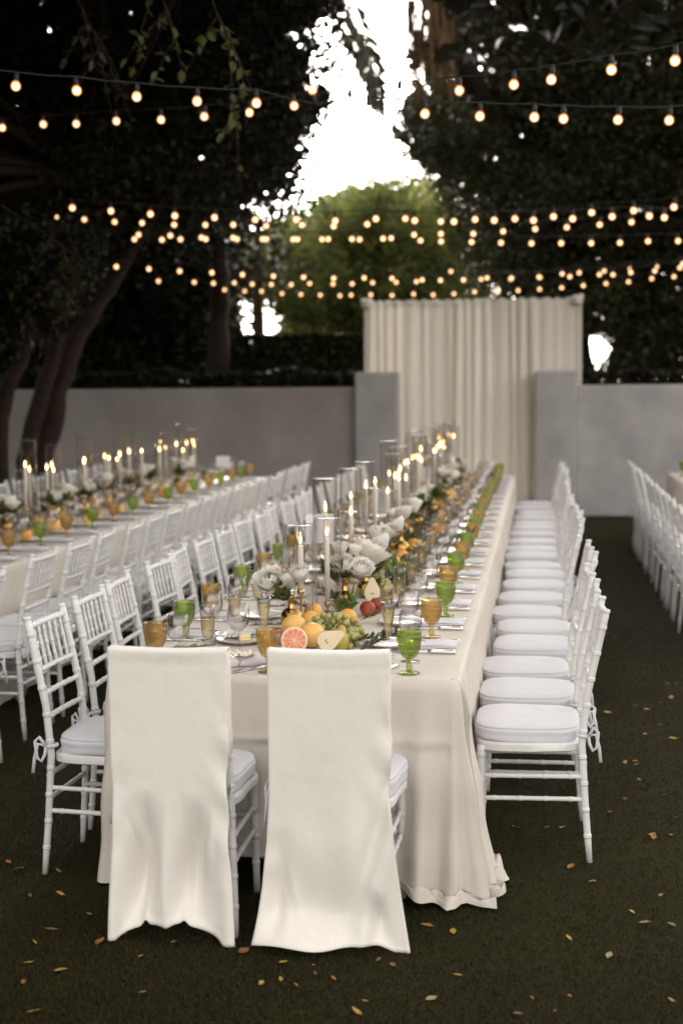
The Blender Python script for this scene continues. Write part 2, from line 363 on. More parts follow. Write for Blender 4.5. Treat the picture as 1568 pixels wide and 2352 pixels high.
# ------------------------------------------------------------------ drape backdrop
def backdrop():
    root = empty('drape_backdrop', (-.92, WY + .3, 0))
    tag(root, 'tall ivory pleated drape backdrop hung on a pipe frame between pillars', 'backdrop', kind='thing')
    W2 = 1.40; Htop = 2.82
    for sx in (-1, 1):
        MB().tube([(sx * W2, .03, 0), (sx * W2, .03, Htop + .02)], .022, 10).build('upright', M['silver'], root)
        MB().cbox(sx * W2 - .22, sx * W2 + .22, -.2, .26, .0, .012, .004).build('base_plate', M['silver'], root, smooth=False)
    MB().tube([(-W2, .03, Htop), (W2, .03, Htop)], .02, 10).build('crossbar', M['silver'], root)
    cuts = [-1.42, -.30, .29, .78, 1.42]
    for k in range(4):
        x0, x1 = cuts[k], cuts[k + 1] + .03; n = int((x1 - x0) * 110); rows = [2.86, 2.84, 2.80, 2.75, 2.6, 2.2, 1.7, 1.2, .7, .3, .03]
        ph = rnd.uniform(0, 6); v = []
        for z in rows:
            for i in range(n + 1):
                s = i / n; x = x0 + (x1 - x0) * s; q = x * 2 * math.pi / .15 + ph + 1.6 * math.sin(x * 5 + k) + .9 * math.sin(x * 11)
                top = max(0, (z - 2.5) / .36); amp = .014 + .010 * math.sin(x * 4.3 + 2 * k)
                amp *= (.45 if z > 2.78 else 1)
                v.append((x + .012 * math.sin(q * .5 + z), -.02 - (.004 * (k % 2)) - amp * math.sin(q + .25 * math.sin(z * 2.2 + x * 3)) - .012 * math.sin(x * 4.2 + z * .8 + k), z + (.012 * math.sin(q) if z > 2.84 else 0)))
        f = [(r * (n + 1) + i, (r + 1) * (n + 1) + i, (r + 1) * (n + 1) + i + 1, r * (n + 1) + i + 1) for r in range(len(rows) - 1) for i in range(n)]
        o = obj('drape_panel', mesh('drape_panel', v, f), M['drape'], root)
        md = o.modifiers.new('thick', 'SOLIDIFY'); md.thickness = .003
    # bunched fabric at the upper corners and the side returns
    for sx in (-1, 1):
        b = MB(); P = []; Q = []
        for i in range(40):
            a = i / 39; P.append((sx * (W2 + .0) + .05 * math.cos(a * 14) * (1 - .3 * a), -.03 + .05 * math.sin(a * 14), Htop + .06 - .10 * a)); Q.append(.035)
        b.tube(P, Q, 8); b.build('corner_gather', M['drape'], root)
        v = []; n = 26; rows = [2.84, 2.7, 2.3, 1.8, 1.2, .6, .03]
        for r, z in enumerate(rows):
            for i in range(n + 1):
                s = i / n; fl = .10 * (1 - (z / 2.84)) + .02
                v.append((sx * (W2 + .01 + fl * s + .018 * math.sin(s * 19 + z)), -.05 + s * .45, z))
        f = [(r * (n + 1) + i, (r + 1) * (n + 1) + i, (r + 1) * (n + 1) + i + 1, r * (n + 1) + i + 1) for r in range(len(rows) - 1) for i in range(n)]
        obj('side_return', mesh('side_return', v, f), M['drape'], root)
backdrop()

# ------------------------------------------------------------------ foliage
def leaves(c, L, Wd, droop=0.0, seed=0):
    """kite-shaped folded leaves, one per row of c"""
    q = np.random.RandomState(seed); n = len(c)
    d = q.normal(size=(n, 3)); d[:, 2] = d[:, 2] * .8 - droop; d /= np.linalg.norm(d, axis=1)[:, None]
    t = q.normal(size=(n, 3)); nn = np.cross(d, t); nn /= np.linalg.norm(nn, axis=1)[:, None]
    sd_ = np.cross(nn, d); L = (L * (.65 + .7 * q.rand(n)))[:, None]; W_ = L * Wd
    v = np.zeros((n, 4, 3))
    v[:, 0] = c - d * L * .5; v[:, 2] = c + d * L * .5
    mid = c - d * L * .06
    v[:, 1] = mid + sd_ * W_ * .5 + nn * W_ * .15; v[:, 3] = mid - sd_ * W_ * .5 + nn * W_ * .15
    b = np.arange(n)[:, None] * 4
    f = np.concatenate([b + np.array([[0, 1, 2]]), b + np.array([[0, 2, 3]])], 1).reshape(-1, 3)
    return v.reshape(-1, 3), f
def in_poly(pts, poly):
    x, y = pts[:, 0], pts[:, 1]; ins = np.zeros(len(pts), bool); j = len(poly) - 1
    for i in range(len(poly)):
        xi, yi = poly[i]; xj, yj = poly[j]
        cnd = ((yi > y) != (yj > y)) & (x < (xj - xi) * (y - yi) / (yj - yi + 1e-9) + xi)
        ins ^= cnd; j = i
    return ins
def project(P):
    A = np.array(CAM_M.to_3x3()); q = (P - np.array([0, 0, CAM_H])) @ A
    return np.stack([784 + FPX * q[:, 0] / -q[:, 2], 1176 - FPX * q[:, 1] / -q[:, 2]], 1)
def cloud(poly, y0, y1, n_clump, rad, per, seed, zmin=None, holes=(), trim=None):
    """clumps of foliage filling a crown: outline read off the photograph, spread over the crown's own depth"""
    q = np.random.RandomState(seed); pl = np.array(poly); lo = pl.min(0); hi = pl.max(0); cs = []
    while len(cs) < n_clump:
        p = lo + (hi - lo) * q.rand(4000, 2); p = p[in_poly(p, poly)]
        for h in holes:
            p = p[((p[:, 0] - h[0]) / h[2]) ** 2 + ((p[:, 1] - h[1]) / h[3]) ** 2 > 1]
        for u, v in p[:400]:
            y = y0 + (y1 - y0) * q.rand(); w_ = aty(u, v, y)
            if zmin is not None and w_.z < zmin: continue
            cs.append(w_)
            if len(cs) >= n_clump: break
    cs = np.array([tuple(c) for c in cs]); r = rad * (.6 + .8 * q.rand(n_clump))
    k = np.repeat(np.arange(n_clump), per); d = q.normal(size=(len(k), 3)); d /= np.linalg.norm(d, axis=1)[:, None]
    s = q.rand(len(k)) ** .45
    out = cs[k] + d * (s * r[k])[:, None] * np.array([1, 1, .75])
    if trim:          # twig tips stop at an uneven outline
        j = project(out) + q.normal(size=(n_clump, 2))[k] * trim + q.normal(size=(len(k), 2)) * trim * .8
        ok = in_poly(j, poly)
        for h in holes: ok &= ((j[:, 0] - h[0]) / h[2]) ** 2 + ((j[:, 1] - h[1]) / h[3]) ** 2 > 1
        out = out[ok]
    return out, cs
def inset(poly, d):
    out = []
    n = len(poly); ar = sum(poly[i][0] * poly[(i + 1) % n][1] - poly[(i + 1) % n][0] * poly[i][1] for i in range(n)); sg = 1 if ar > 0 else -1
    for i in range(n):
        a, b, c = poly[i - 1], poly[i], poly[(i + 1) % n]
        t = (c[0] - a[0], c[1] - a[1]); l = math.hypot(*t) or 1; out.append((b[0] - sg * t[1] / l * d, b[1] + sg * t[0] / l * d))
    return out
def limbs(b, root, targets, r0, seed, up=.5):
    q = random.Random(seed)
    for t in targets:
        p0 = Vector(root); p3 = Vector(t); mid = p0.lerp(p3, .5) + Vector((q.uniform(-.3, .3), q.uniform(-.3, .3), up * (p3 - p0).length * .2))
        pts = []; 
        for i in range(9):
            s = i / 8; pts.append(p0 * (1 - s) ** 2 + mid * 2 * s * (1 - s) + p3 * s * s + Vector((q.uniform(-.03, .03), q.uniform(-.03, .03), 0)))
        b.tube(pts, [r0 * (1 - .82 * i / 8) for i in range(9)], 7)

LEFT_POLY = [(-900, -900), (700, -900), (785, -300), (785, 60), (785, 175), (768, 225), (754, 290), (722, 330), (706, 395), (722, 430), (700, 478), (632, 512), (572, 560), (540, 590), (-900, 590)]
def shaded_tree():
    base = Vector((-5.15, 15.0, 0))
    root = empty('shade_tree', base); tag(root, 'huge dark evergreen tree leaning over the shaded table', 'tree')
    def loc(p): return Vector(p) - base
    # several stems leaving the ground together, read off the photograph
    stems = [[(70, 1250, 15.0), (62, 1060, 15.0), (85, 950, 15.1), (112, 850, 15.2), (140, 760, 15.3), (150, 620, 15.4), (120, 420, 15.2), (60, 200, 15)],
             [(105, 1250, 15.2), (98, 1060, 15.2), (128, 930, 15.3), (165, 800, 15.5), (250, 660, 15.8), (360, 480, 16.2), (520, 250, 16.6)],
             [(-10, 1240, 14.7), (0, 960, 14.7), (28, 870, 14.7), (70, 780, 14.8), (72, 650, 14.9), (40, 500, 14.8), (-60, 250, 14.5)],
             [(480, 1130, 20.4), (497, 860, 20.3), (505, 700, 20.2), (500, 560, 19.6), (440, 380, 18.8)]]
    for k, st in enumerate(stems):
        P = [aty(*p[:2], p[2]) for p in st]
        if P[0].z > 0: P.insert(0, Vector((P[0].x, P[0].y, -.05)))
        P[0].z = -.05
        pts = []
        for a, b_ in zip(P, P[1:]):
            for i in range(4): pts.append(loc(a.lerp(b_, i / 4)) + Vector((rnd.uniform(-.02, .02), rnd.uniform(-.02, .02), 0)))
        pts.append(loc(P[-1]))
        m_ = len(pts); r0 = (.10, .11, .09, .17)[k]
        MB().tube(pts, [r0 * (1.25 - .75 * i / m_) * (1 + .06 * rnd.uniform(-1, 1)) + (.08 if i < 2 else 0) for i in range(m_)], 10).build('trunk', M['bark'], root)
    hole = [(718, 73, 42, 26), (712, 178, 12, 22)]
    P, cs = cloud(LEFT_POLY, 13.8, 19.5, 1150, .62, 200, 3, zmin=3.55, holes=hole, trim=15)
    q = np.random.RandomState(77); ov = np.stack([-10.5 + 8.2 * q.rand(520), 5.5 + 12.5 * q.rand(520), 4.7 + 3.8 * q.rand(520)], 1)   # boughs reaching over the shaded table
    ov[:, 2] -= np.where(ov[:, 0] < -3.4, .9, 0)
    lo = np.stack([-12 + 6.0 * q.rand(620), -2 + 15 * q.rand(620), .9 + 5.2 * q.rand(620)], 1); ov = np.concatenate([ov, lo])      # low boughs out of view, added to keep sky light off the wall
    thin = np.stack([-2.6 + 4.4 * q.rand(110), 5.5 + 11 * q.rand(110), 5.6 + 3.0 * q.rand(110)], 1); ov = np.concatenate([ov, thin])     # thinner boughs over the centre table
    dd = q.normal(size=(len(ov) * 60, 3)); dd /= np.linalg.norm(dd, axis=1)[:, None]; dd *= (.8 * q.rand(len(dd)) ** .45)[:, None]
    PL, _ = cloud([(-300, 430), (190, 500), (250, 570), (215, 650), (165, 715), (105, 765), (40, 800), (-300, 820)], 13.2, 14.6, 120, .36, 190, 17, trim=14)     # low leafy boughs before the stems
    vis = np.concatenate([P, PL]); OV = np.repeat(ov, 60, 0) + dd; uv = project(OV)
    OV = OV[~((uv[:, 0] > -70) & (uv[:, 0] < 1640) & (uv[:, 1] > -80) & (OV[:, 1] < 15.5)) & ~((uv[:, 0] > 620) & (uv[:, 0] < 1010) & (uv[:, 1] > -60))]
    cs = np.concatenate([cs, ov])
    v, f = leaves(vis - np.array(base), .078, .55, .2, 1)
    P2, _ = cloud(inset(LEFT_POLY, 45), 16.5, 19.8, 420, .6, 90, 13, zmin=3.7, holes=[(718, 73, 60, 42), (712, 178, 24, 32)], trim=8)
    v2, f2 = leaves(np.concatenate([P2, OV]) - np.array(base), .28, .6, .2, 2); f = np.concatenate([f, f2 + len(v)]); v = np.concatenate([v, v2])
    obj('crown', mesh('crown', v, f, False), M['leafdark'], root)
    lb = MB()
    limbs(lb, (0.2, .3, 4.0), [tuple(c - np.array(base)) for c in cs[::40]], .05, 4)
    lb.build('limb', M['bark'], root)
shaded_tree()

def back_tree(name, label, poly, y0, y1, n, rad, per, L, seed, m, trunk, tr=.16, tm='bark', zmin=None, holes=(), droop=.2, inner=0, trim=12):
    base = Vector(trunk); root = empty(name, base); tag(root, label, 'tree')
    P, cs = cloud(poly, y0, y1, n, rad, per, seed, zmin=zmin, holes=holes, trim=trim)
    v, f = leaves(P - np.array(base), L, .52, droop, seed + 1)
    if inner:
        P2, _ = cloud(inset(poly, 40), (y0 + y1) / 2, y1, inner, rad, 90, seed + 7, zmin=zmin, holes=[(a, b, c * 1.35, d * 1.35) for a, b, c, d in holes], trim=8)
        v2, f2 = leaves(P2 - np.array(base), max(.28, L * 2.3), .6, droop, seed + 8); f = np.concatenate([f, f2 + len(v)]); v = np.concatenate([v, v2])
    obj('crown', mesh('crown', v, f, False), m, root)
    top = float(np.percentile(cs[:, 2], 60))
    MB().tube([(0, 0, -.05), (.05, 0, top * .3), (-.04, .05, top * .6), (.03, 0, top)], [tr * 1.3, tr, tr * .8, tr * .5], 10).build('trunk', M[tm], root)
    lb = MB(); limbs(lb, (0, 0, top * .45), [tuple(c - np.array(base)) for c in cs[::max(1, n // 24)]], tr * .5, seed)
    lb.build('limb', M['bark'], root)
    return root
RIGHT_POLY = [(970, -900), (970, 20), (935, 120), (938, 180), (895, 218), (902, 262), (872, 322), (915, 350), (935, 398), (995, 436), (1035, 520), (1070, 640), (1090, 900), (2300, 900), (2300, -900)]
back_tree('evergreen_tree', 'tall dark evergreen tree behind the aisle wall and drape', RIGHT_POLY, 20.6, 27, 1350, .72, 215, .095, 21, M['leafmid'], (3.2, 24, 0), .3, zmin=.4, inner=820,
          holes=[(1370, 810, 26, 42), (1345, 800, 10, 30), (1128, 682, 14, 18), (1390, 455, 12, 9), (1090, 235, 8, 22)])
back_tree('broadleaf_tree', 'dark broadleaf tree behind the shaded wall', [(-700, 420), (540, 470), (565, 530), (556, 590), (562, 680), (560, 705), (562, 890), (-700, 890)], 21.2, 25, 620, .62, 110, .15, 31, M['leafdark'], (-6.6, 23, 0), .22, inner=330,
          holes=[(130, 740, 14, 30), (118, 700, 10, 40), (160, 820, 18, 22)])
back_tree('sunlit_tree', 'rounded pale green tree in open light beyond the hedge', [(500, 590), (590, 520), (655, 492), (700, 480), (738, 452), (768, 440), (800, 412), (835, 420), (868, 402), (905, 405), (940, 428), (985, 415), (1070, 460), (1140, 560), (1140, 800), (650, 800), (640, 752), (620, 695), (500, 680)], 32, 39, 420, .85, 190, .14, 41, M['leaflight'], (-4.6, 35.5, 0), .25, inner=260, trim=22)

def hedge(name, label, x0, x1, y0, y1, z0, z1, n, L, m, seed, bumpy=.03):
    q = np.random.RandomState(seed); P = np.stack([x0 + (x1 - x0) * q.rand(n), y0 + (y1 - y0) * q.rand(n), z0 + (z1 - z0) * q.rand(n)], 1)
    k = q.rand(n)
    P[:, 1] = np.where(k < .45, y0 + .06 * q.rand(n), P[:, 1]); P[:, 2] = np.where(k > .7, z1 - .06 * q.rand(n), P[:, 2])
    P[:, 2] += bumpy * np.sin(P[:, 0] * 5) * np.sin(P[:, 0] * 1.7 + 1)
    c = np.array([(x0 + x1) / 2, (y0 + y1) / 2, 0]); root = empty(name, c); tag(root, label, 'hedge', kind='thing')
    v, f = leaves(P - c, L, .55, 0, seed)
    obj('foliage', mesh('foliage', v, f, False), m, root)
    MB().cbox(x0 - c[0] + .12, x1 - c[0] - .12, y0 - c[1] + .12, y1 - c[1] - .1, max(0, z0 - .3), z1 - .14, .05).build('twig_core', M['bark'], root, smooth=False)
hedge('clipped_hedge', 'tall clipped dark hedge with lit top behind the wall', -4.75, -2.2, 21.0, 21.9, .2, 2.50, 26000, .09, M['leafmid'], 51, .015)
hedge('low_hedge', 'low dark hedge along the top of the shaded wall', -9.5, -2.35, 19.5, 20.2, .6, 1.93, 26000, .09, M['leafdark'], 52, .06)
hedge('low_hedge', 'low dark hedge along the top of the aisle wall', .55, 9.0, 19.5, 20.2, .6, 1.90, 26000, .09, M['leafdark'], 53, .06)

# palms: fronds hang into the gap of sky, dead skirt beside the evergreen
def frond(b, pts, wid, n, seed, hang=.5):
    """leaflets in two ranks along a curved rib"""
    q = random.Random(seed); P = [Vector(p) for p in pts]
    def at(s):
        k = s * (len(P) - 1); i = min(int(k), len(P) - 2); return P[i].lerp(P[i + 1], k - i)
    b.tube([at(i / 14) for i in range(15)], [.018 * (1 - .8 * i / 14) + .003 for i in range(15)], 5)
    for i in range(n):
        s = .04 + .94 * i / n; p = at(s); t = (at(min(1, s + .02)) - at(max(0, s - .02))).normalized()
        side = t.cross(Vector((0, -1, .25))).normalized()
        for sg in (-1, 1):
            L = wid * (.35 + .65 * math.sin(math.pi * min(1, s * .9 + .12))) * q.uniform(.85, 1.1)
            d = (side * sg * .75 + t * .55 + Vector((q.uniform(-.15, .15), q.uniform(-.3, .3), -hang * q.uniform(.5, 1)))).normalized()
            wv = t.cross(d).cross(d).normalized() * .021; e = p + d * L; mm = p + d * L * .45
            b.add([p, mm + wv, e, mm - wv], [(0, 1, 2, 3)])
def palms():
    def px(lst, y): return [aty(u, v, y) for u, v in lst]
    o = aty(505, 880, 23.5); o.z = 0; root = empty('palm_tree', o)
    tag(root, 'palm whose grey green fronds droop into the gap of sky', 'palm')
    hd = Vector((-3.0, 20.5, 9.2))
    MB().tube([(0, 0, -.05), (.05, -.1, 3), (.25, -.8, 5.5), tuple(hd - o)], [.2, .17, .15, .15], 10).build('trunk', M['palmbark'], root)
    fr = [([(700, -260), (760, -120), (800, 0), (835, 80), (858, 150), (868, 215), (872, 268)], 20.0, .36),
          ([(690, -250), (740, -60), (795, 60), (826, 115), (850, 185), (862, 250)], 20.6, .34),
          ([(700, -260), (600, -160), (540, -60), (500, 60)], 20.5, .5), ([(700, -260), (820, -300), (930, -220), (1000, -100)], 20.2, .5),
          ([(700, -260), (680, -100), (690, 20), (720, 120)], 20.8, .4)]
    for k, (l, y, wd) in enumerate(fr):
        b = MB(); frond(b, [p - o for p in px(l, y)], wd, 110, k); b.build('frond', M['frond'], root, smooth=False)
    for k in range(9):
        a = k * .7; b = MB(); h = hd - o
        frond(b, [h, h + Vector((math.cos(a) * .9, math.sin(a) * .9, .7)), h + Vector((math.cos(a) * 1.9, math.sin(a) * 1.9, .5)), h + Vector((math.cos(a) * 2.6, math.sin(a) * 2.6, -.4))], .5, 40, 30 + k)
        b.build('frond', M['frond'], root, smooth=False)
    o = aty(988, 60, 20.4); o.z = 0; root = empty('palm_tree', o)
    tag(root, 'palm with a brown skirt of dead fronds beside the evergreen', 'palm')
    MB().tube([(2.6, 5, -.05), (2.1, 4.2, 3), (1.1, 2.4, 5.2), (.12, .4, 6.9), (.0, 0, 9.8)], [.2, .18, .17, .16, .16], 10).build('trunk', M['bark'], root)
    sk = MB(); q = random.Random(6)
    for k in range(420):
        a = q.uniform(0, 6.28); z = q.uniform(6.6, 9.0); r = .15; L = q.uniform(.7, 1.3)
        p = Vector((math.cos(a) * r, math.sin(a) * r, z)); d = Vector((math.cos(a) * .22, math.sin(a) * .22, -1)); wv = Vector((-math.sin(a), math.cos(a), 0)) * q.uniform(.012, .03)
        m_ = p + Vector((math.cos(a) * .18, math.sin(a) * .18, -L * .35))
        sk.add([p - wv * .5, m_ - wv, p + d * L, m_ + wv], [(0, 1, 2, 3)])
    sk.build('dead_frond_skirt', M['deadfrond'], root, smooth=False)
    for k in range(12):
        a = k * .55; b = MB(); h = Vector((0, 0, 9.9))
        frond(b, [h, h + Vector((math.cos(a) * .9, math.sin(a) * .9, .8)), h + Vector((math.cos(a) * 2., math.sin(a) * 2., .7)), h + Vector((math.cos(a) * 2.8, math.sin(a) * 2.8, -.2))], .5, 40, 50 + k)
        b.build('frond', M['frond'], root, smooth=False)
    p = aty(596, 757, 27); root = empty('slender_tree', (p.x, 27, 0)); tag(root, 'slender rusty trunk seen between hedge and broadleaf tree', 'tree')
    MB().tube([(0, 0, -.05), (.03, 0, 1.5), (-.03, 0, 3.2), (0, 0, 5)], [.16, .13, .12, .06], 10).build('trunk', M['palmbark'], root)
    q2 = np.random.RandomState(8); P = np.array([0, 0, 4.3]) + q2.normal(size=(900, 3)) * np.array([.35, .35, .45])
    v, f = leaves(P, .12, .5, .2, 9); obj('crown', mesh('crown', v, f, False), M['leafdark'], root)
palms()

# leafy sprays hanging into the picture, leaf by leaf
def spray(name, label, pts, y, nleaf, L, m, seed, twigs=4):
    q = random.Random(seed); P = [aty(u, v, y + .25 * i) for i, (u, v) in enumerate(pts)]
    base = P[0]; root = empty(name, base); tag(root, label, 'branch')
    lm = []
    for k in range(3):
        wd = (.42, .5, .58)[k]; b = MB()
        b.add([(0, 0, 0), (wd * .5, .35, .06), (wd * .42, .7, .05), (0, 1, -.06), (-wd * .42, .7, .05), (-wd * .5, .35, .06), (0, .5, -.02)], [(0, 1, 6), (1, 2, 6), (2, 3, 6), (3, 4, 6), (4, 5, 6), (5, 0, 6)])
        lm.append(mesh('leaf', b.v, b.f))
        lm[-1].materials.append(m)
    def at(s):
        k = s * (len(P) - 1); i = min(int(k), len(P) - 2); return P[i].lerp(P[i + 1], k - i)
    paths = [[at(i / 10) - base for i in range(11)]]
    for t in range(twigs):
        s = q.uniform(.15, .85); p = at(s) - base; d = Vector((q.uniform(-.5, .5), q.uniform(-.2, .4), -q.uniform(.3, .9))).normalized() * q.uniform(.25, .5)
        paths.append([p + d * (i / 5) + Vector((0, 0, -.06 * (i / 5) ** 2)) for i in range(6)])
    for pa in paths:
        tw = MB(); n = len(pa); tw.tube(pa, [.006 * (1 - .7 * i / n) for i in range(n)], 5); tw.build('twig', M['bark'], root)
    for i in range(nleaf):
        pa = q.choice(paths); k = q.uniform(.1, .999) * (len(pa) - 1); j = int(k); p = pa[j].lerp(pa[j + 1], k - j)
        o = obj('leaf', q.choice(lm), None, root); s = L * q.uniform(.6, 1.25); o.scale = (s, s, s); o.location = p
        o.rotation_euler = (q.uniform(-1.6, .4), q.uniform(-.7, .7), q.uniform(0, 6.28))
spray('hanging_branch', 'leafy branch hanging over the string lights, olive leaves', [(470, -60), (500, 40), (540, 120), (560, 190), (545, 260), (528, 300)], 7.6, 62, .075, M['leafspray'], 3, 6)
spray('hanging_branch', 'thin dim leafy branch above the first hanging bulbs', [(150, -60), (210, 60), (250, 130), (255, 190)], 8.2, 50, .07, M['leafdark'], 4, 6)
spray('hanging_branch', 'dim leafy branch crossing the far bulbs by the leaning trunks', [(-40, 440), (30, 490), (110, 540), (190, 600), (150, 690)], 10.2, 80, .085, M['leafmid'], 5, 9)
spray('hanging_branch', 'drooping leafy branch beside the leaning trunks', [(60, 560), (100, 640), (60, 720), (70, 780)], 11, 50, .085, M['leafdark'], 6, 6)
spray('hanging_branch', 'dim leafy branch at the top above the bulbs', [(330, -90), (380, 10), (400, 70), (395, 120)], 8.0, 50, .07, M['leafspray'], 7, 5)

# ------------------------------------------------------------------ string lights
def C1(l): return [(x / 1.880 / 1.0631, y / 1.880 / 1.0631) for x, y in l]
def C2(l): return [((834 + x / 1.8824) / 1.0631, y / 1.8824 / 1.0631) for x, y in l]
def lathe_mesh(name, prof, n=16, smooth=True):
    b = MB(); b.lathe(prof, n); return mesh(name, b.v, b.f, smooth)
def ball_prof(r, k=10, z=0): return [(max(1e-4, r * math.sin(math.pi * i / k)), z - r * math.cos(math.pi * i / k)) for i in range(k + 1)]
BULB = lathe_mesh('globe', [(.0001, -.0275), (.010, -.0258), (.019, -.020), (.0245, -.011), (.026, -.001), (.024, .010), (.018, .019), (.012, .025), (.011, .030)], 14); BULB.materials.append(M['bulbshell'])
CORE = lathe_mesh('glowing_core', ball_prof(.0205, 6, -.002), 10); CORE.materials.append(M['core'])
SOCK = lathe_mesh('socket', [(.0001, .026), (.0125, .026), (.0135, .034), (.0135, .052), (.0105, .058), (.0105, .070), (.0001, .072)], 10); SOCK.materials.append(M['rubber'])
def strand(label, px, ya, yb, flip=()):
    """bulbs hung from one cord that crosses the garden in a straight line seen from above"""
    px = sorted(px); A = aty(*px[0], ya); B = aty(*px[-1], yb)
    nrm = Vector((-(B.y - A.y), B.x - A.x, 0)); C0 = Vector((0, 0, CAM_H))
    P = []
    for u, v in px:
        r = ray(u, v); P.append(C0 + r * ((A - C0).dot(nrm) / r.dot(nrm)))
    root = empty('string_light', (A.x, A.y, 0)); o = Vector((A.x, A.y, 0)); tag(root, label, 'string lights', 'strands of string lights over the tables')
    d = Vector((B.x - A.x, B.y - A.y, 0)).normalized()
    cp = []
    for i, p in enumerate(P):
        up = -.07 if i in flip else .07
        cp.append(p + Vector((0, 0, up)))
    z = [c.z for c in cp]; zs = [sum(z[max(0, i - 1):i + 2]) / len(z[max(0, i - 1):i + 2]) for i in range(len(z))]
    ext = [cp[0] - d * 3.5 + Vector((0, 0, .35))]; ext2 = [cp[-1] + d * 3.5 + Vector((0, 0, .35))]
    path = ext
    for i, c in enumerate(cp):
        path.append(c)
        if i < len(cp) - 1: path.append(c.lerp(cp[i + 1], .5) + Vector((0, 0, -.006)))
    path += ext2
    MB().tube([p - o for p in path], .0036, 6).build('cord', M['cord'], root)
    for i, p in enumerate(P):
        bl = obj('bulb', SOCK, None, root, p - o)
        bl.rotation_euler = (rnd.uniform(-.12, .12) + (math.pi if i in flip else 0), rnd.uniform(-.12, .12), 0)
        obj('globe', BULB, None, bl); obj('glowing_core', CORE, None, bl)
S1 = C1([(74, 394), (353, 415), (628, 443), (905, 464), (1177, 472), (1434, 412)]) + C2([(122, 508), (382, 522), (634, 533), (884, 538), (1018, 545), (1268, 550), (1503, 552)])
S2 = C1([(12, 586), (200, 570), (351, 568), (535, 555), (740, 549), (938, 534), (1145, 516), (1350, 485)]) + C2([(40, 470), (262, 433), (540, 415), (790, 388), (962, 365), (1238, 320), (1530, 278)])
S3 = C1([(333, 954), (510, 968), (691, 982), (803, 990), (985, 998), (1172, 1007), (1359, 1007), (1538, 1013)]) + C2([(157, 1005), (335, 1013), (515, 1018), (700, 1012), (880, 1012), (1060, 1005), (1241, 995), (1412, 992), (1481, 999)])
S4 = C1([(266, 997), (388, 1007), (527, 1018), (653, 1023), (800, 1031), (943, 1032), (1071, 1031), (1222, 1036), (1386, 1032), (1531, 1038)]) + C2([(117, 1030), (292, 1004), (455, 1017), (612, 1008), (795, 1005), (972, 995), (1147, 976), (1340, 967), (1525, 951)])
S5 = C1([(637, 1077), (782, 1081), (925, 1090), (1070, 1091), (1205, 1097), (1345, 1098), (1478, 1098)]) + C2([(47, 1098), (190, 1096), (332, 1078), (455, 1074), (604, 1074), (741, 1063), (888, 1052), (1033, 1044), (1184, 1032), (1330, 1020)])
S6 = C1([(618, 1098), (744, 1100), (829, 1098), (945, 1097), (1088, 1097), (1222, 1097), (1365, 1098), (1506, 1097)]) + C2([(82, 1100), (227, 1094), (362, 1105), (456, 1109), (596, 1112), (731, 1115), (871, 1118), (1007, 1117), (1145, 1117), (1277, 1115), (1406, 1108), (1544, 1107)])
S7 = C1([(388, 1213), (535, 1224), (684, 1234), (825, 1244), (973, 1251), (1113, 1260), (1255, 1267), (1393, 1272), (1531, 1277)]) + C2([(103, 1277), (231, 1279), (369, 1286), (453, 1288), (559, 1286), (667, 1277), (779, 1278), (905, 1273), (1047, 1271), (1183, 1261), (1245, 1262), (1327, 1252), (1437, 1245), (1552, 1230)])
S8 = C1([(447, 1268), (540, 1284), (728, 1290), (892, 1295), (980, 1300), (1076, 1298), (1158, 1304), (1246, 1305), (1337, 1306), (1421, 1301), (1528, 1303)]) + C2([(48, 1304), (142, 1299), (250, 1297), (343, 1294), (501, 1247), (640, 1283), (775, 1282), (910, 1275), (1012, 1258), (1090, 1253), (1205, 1245), (1325, 1235), (1445, 1225), (1562, 1213)])
S9 = C1([(1031, 1330), (1123, 1336), (1201, 1337), (1294, 1347), (1381, 1351), (1470, 1354), (1560, 1357)]) + C2([(43, 1356), (134, 1354), (231, 1357), (330, 1351), (420, 1355), (515, 1350), (610, 1341), (713, 1340), (810, 1335), (908, 1329), (1010, 1322), (1109, 1312), (1213, 1303), (1316, 1295), (1423, 1280), (1525, 1271)])
strand('large warm bulb strand sloping gently down towards the aisle, nearest overhead', S1, 7.2, 7.9, flip=(5,))
strand('large warm bulb strand climbing towards the aisle, crossing the other near one', S2, 10.2, 6.9)
strand('mid-distance bulb strand running level, upper of its group', S3, 11.2, 11.0)
strand('mid-distance bulb strand climbing steeply at the aisle end', S4, 14.4, 10.8)
strand('mid-distance bulb strand climbing gently under the level one', S5, 13.8, 13.3)
strand('mid-distance bulb strand hanging lowest of its group', S6, 13.9, 13.7)
strand('far bulb strand starting high by the shade tree', S7, 14.6, 17.6)
strand('far bulb strand running across the middle of the far group', S8, 17.6, 18.2)
strand('lowest and farthest bulb strand just above the drape', S9, 19.7, 18.9)

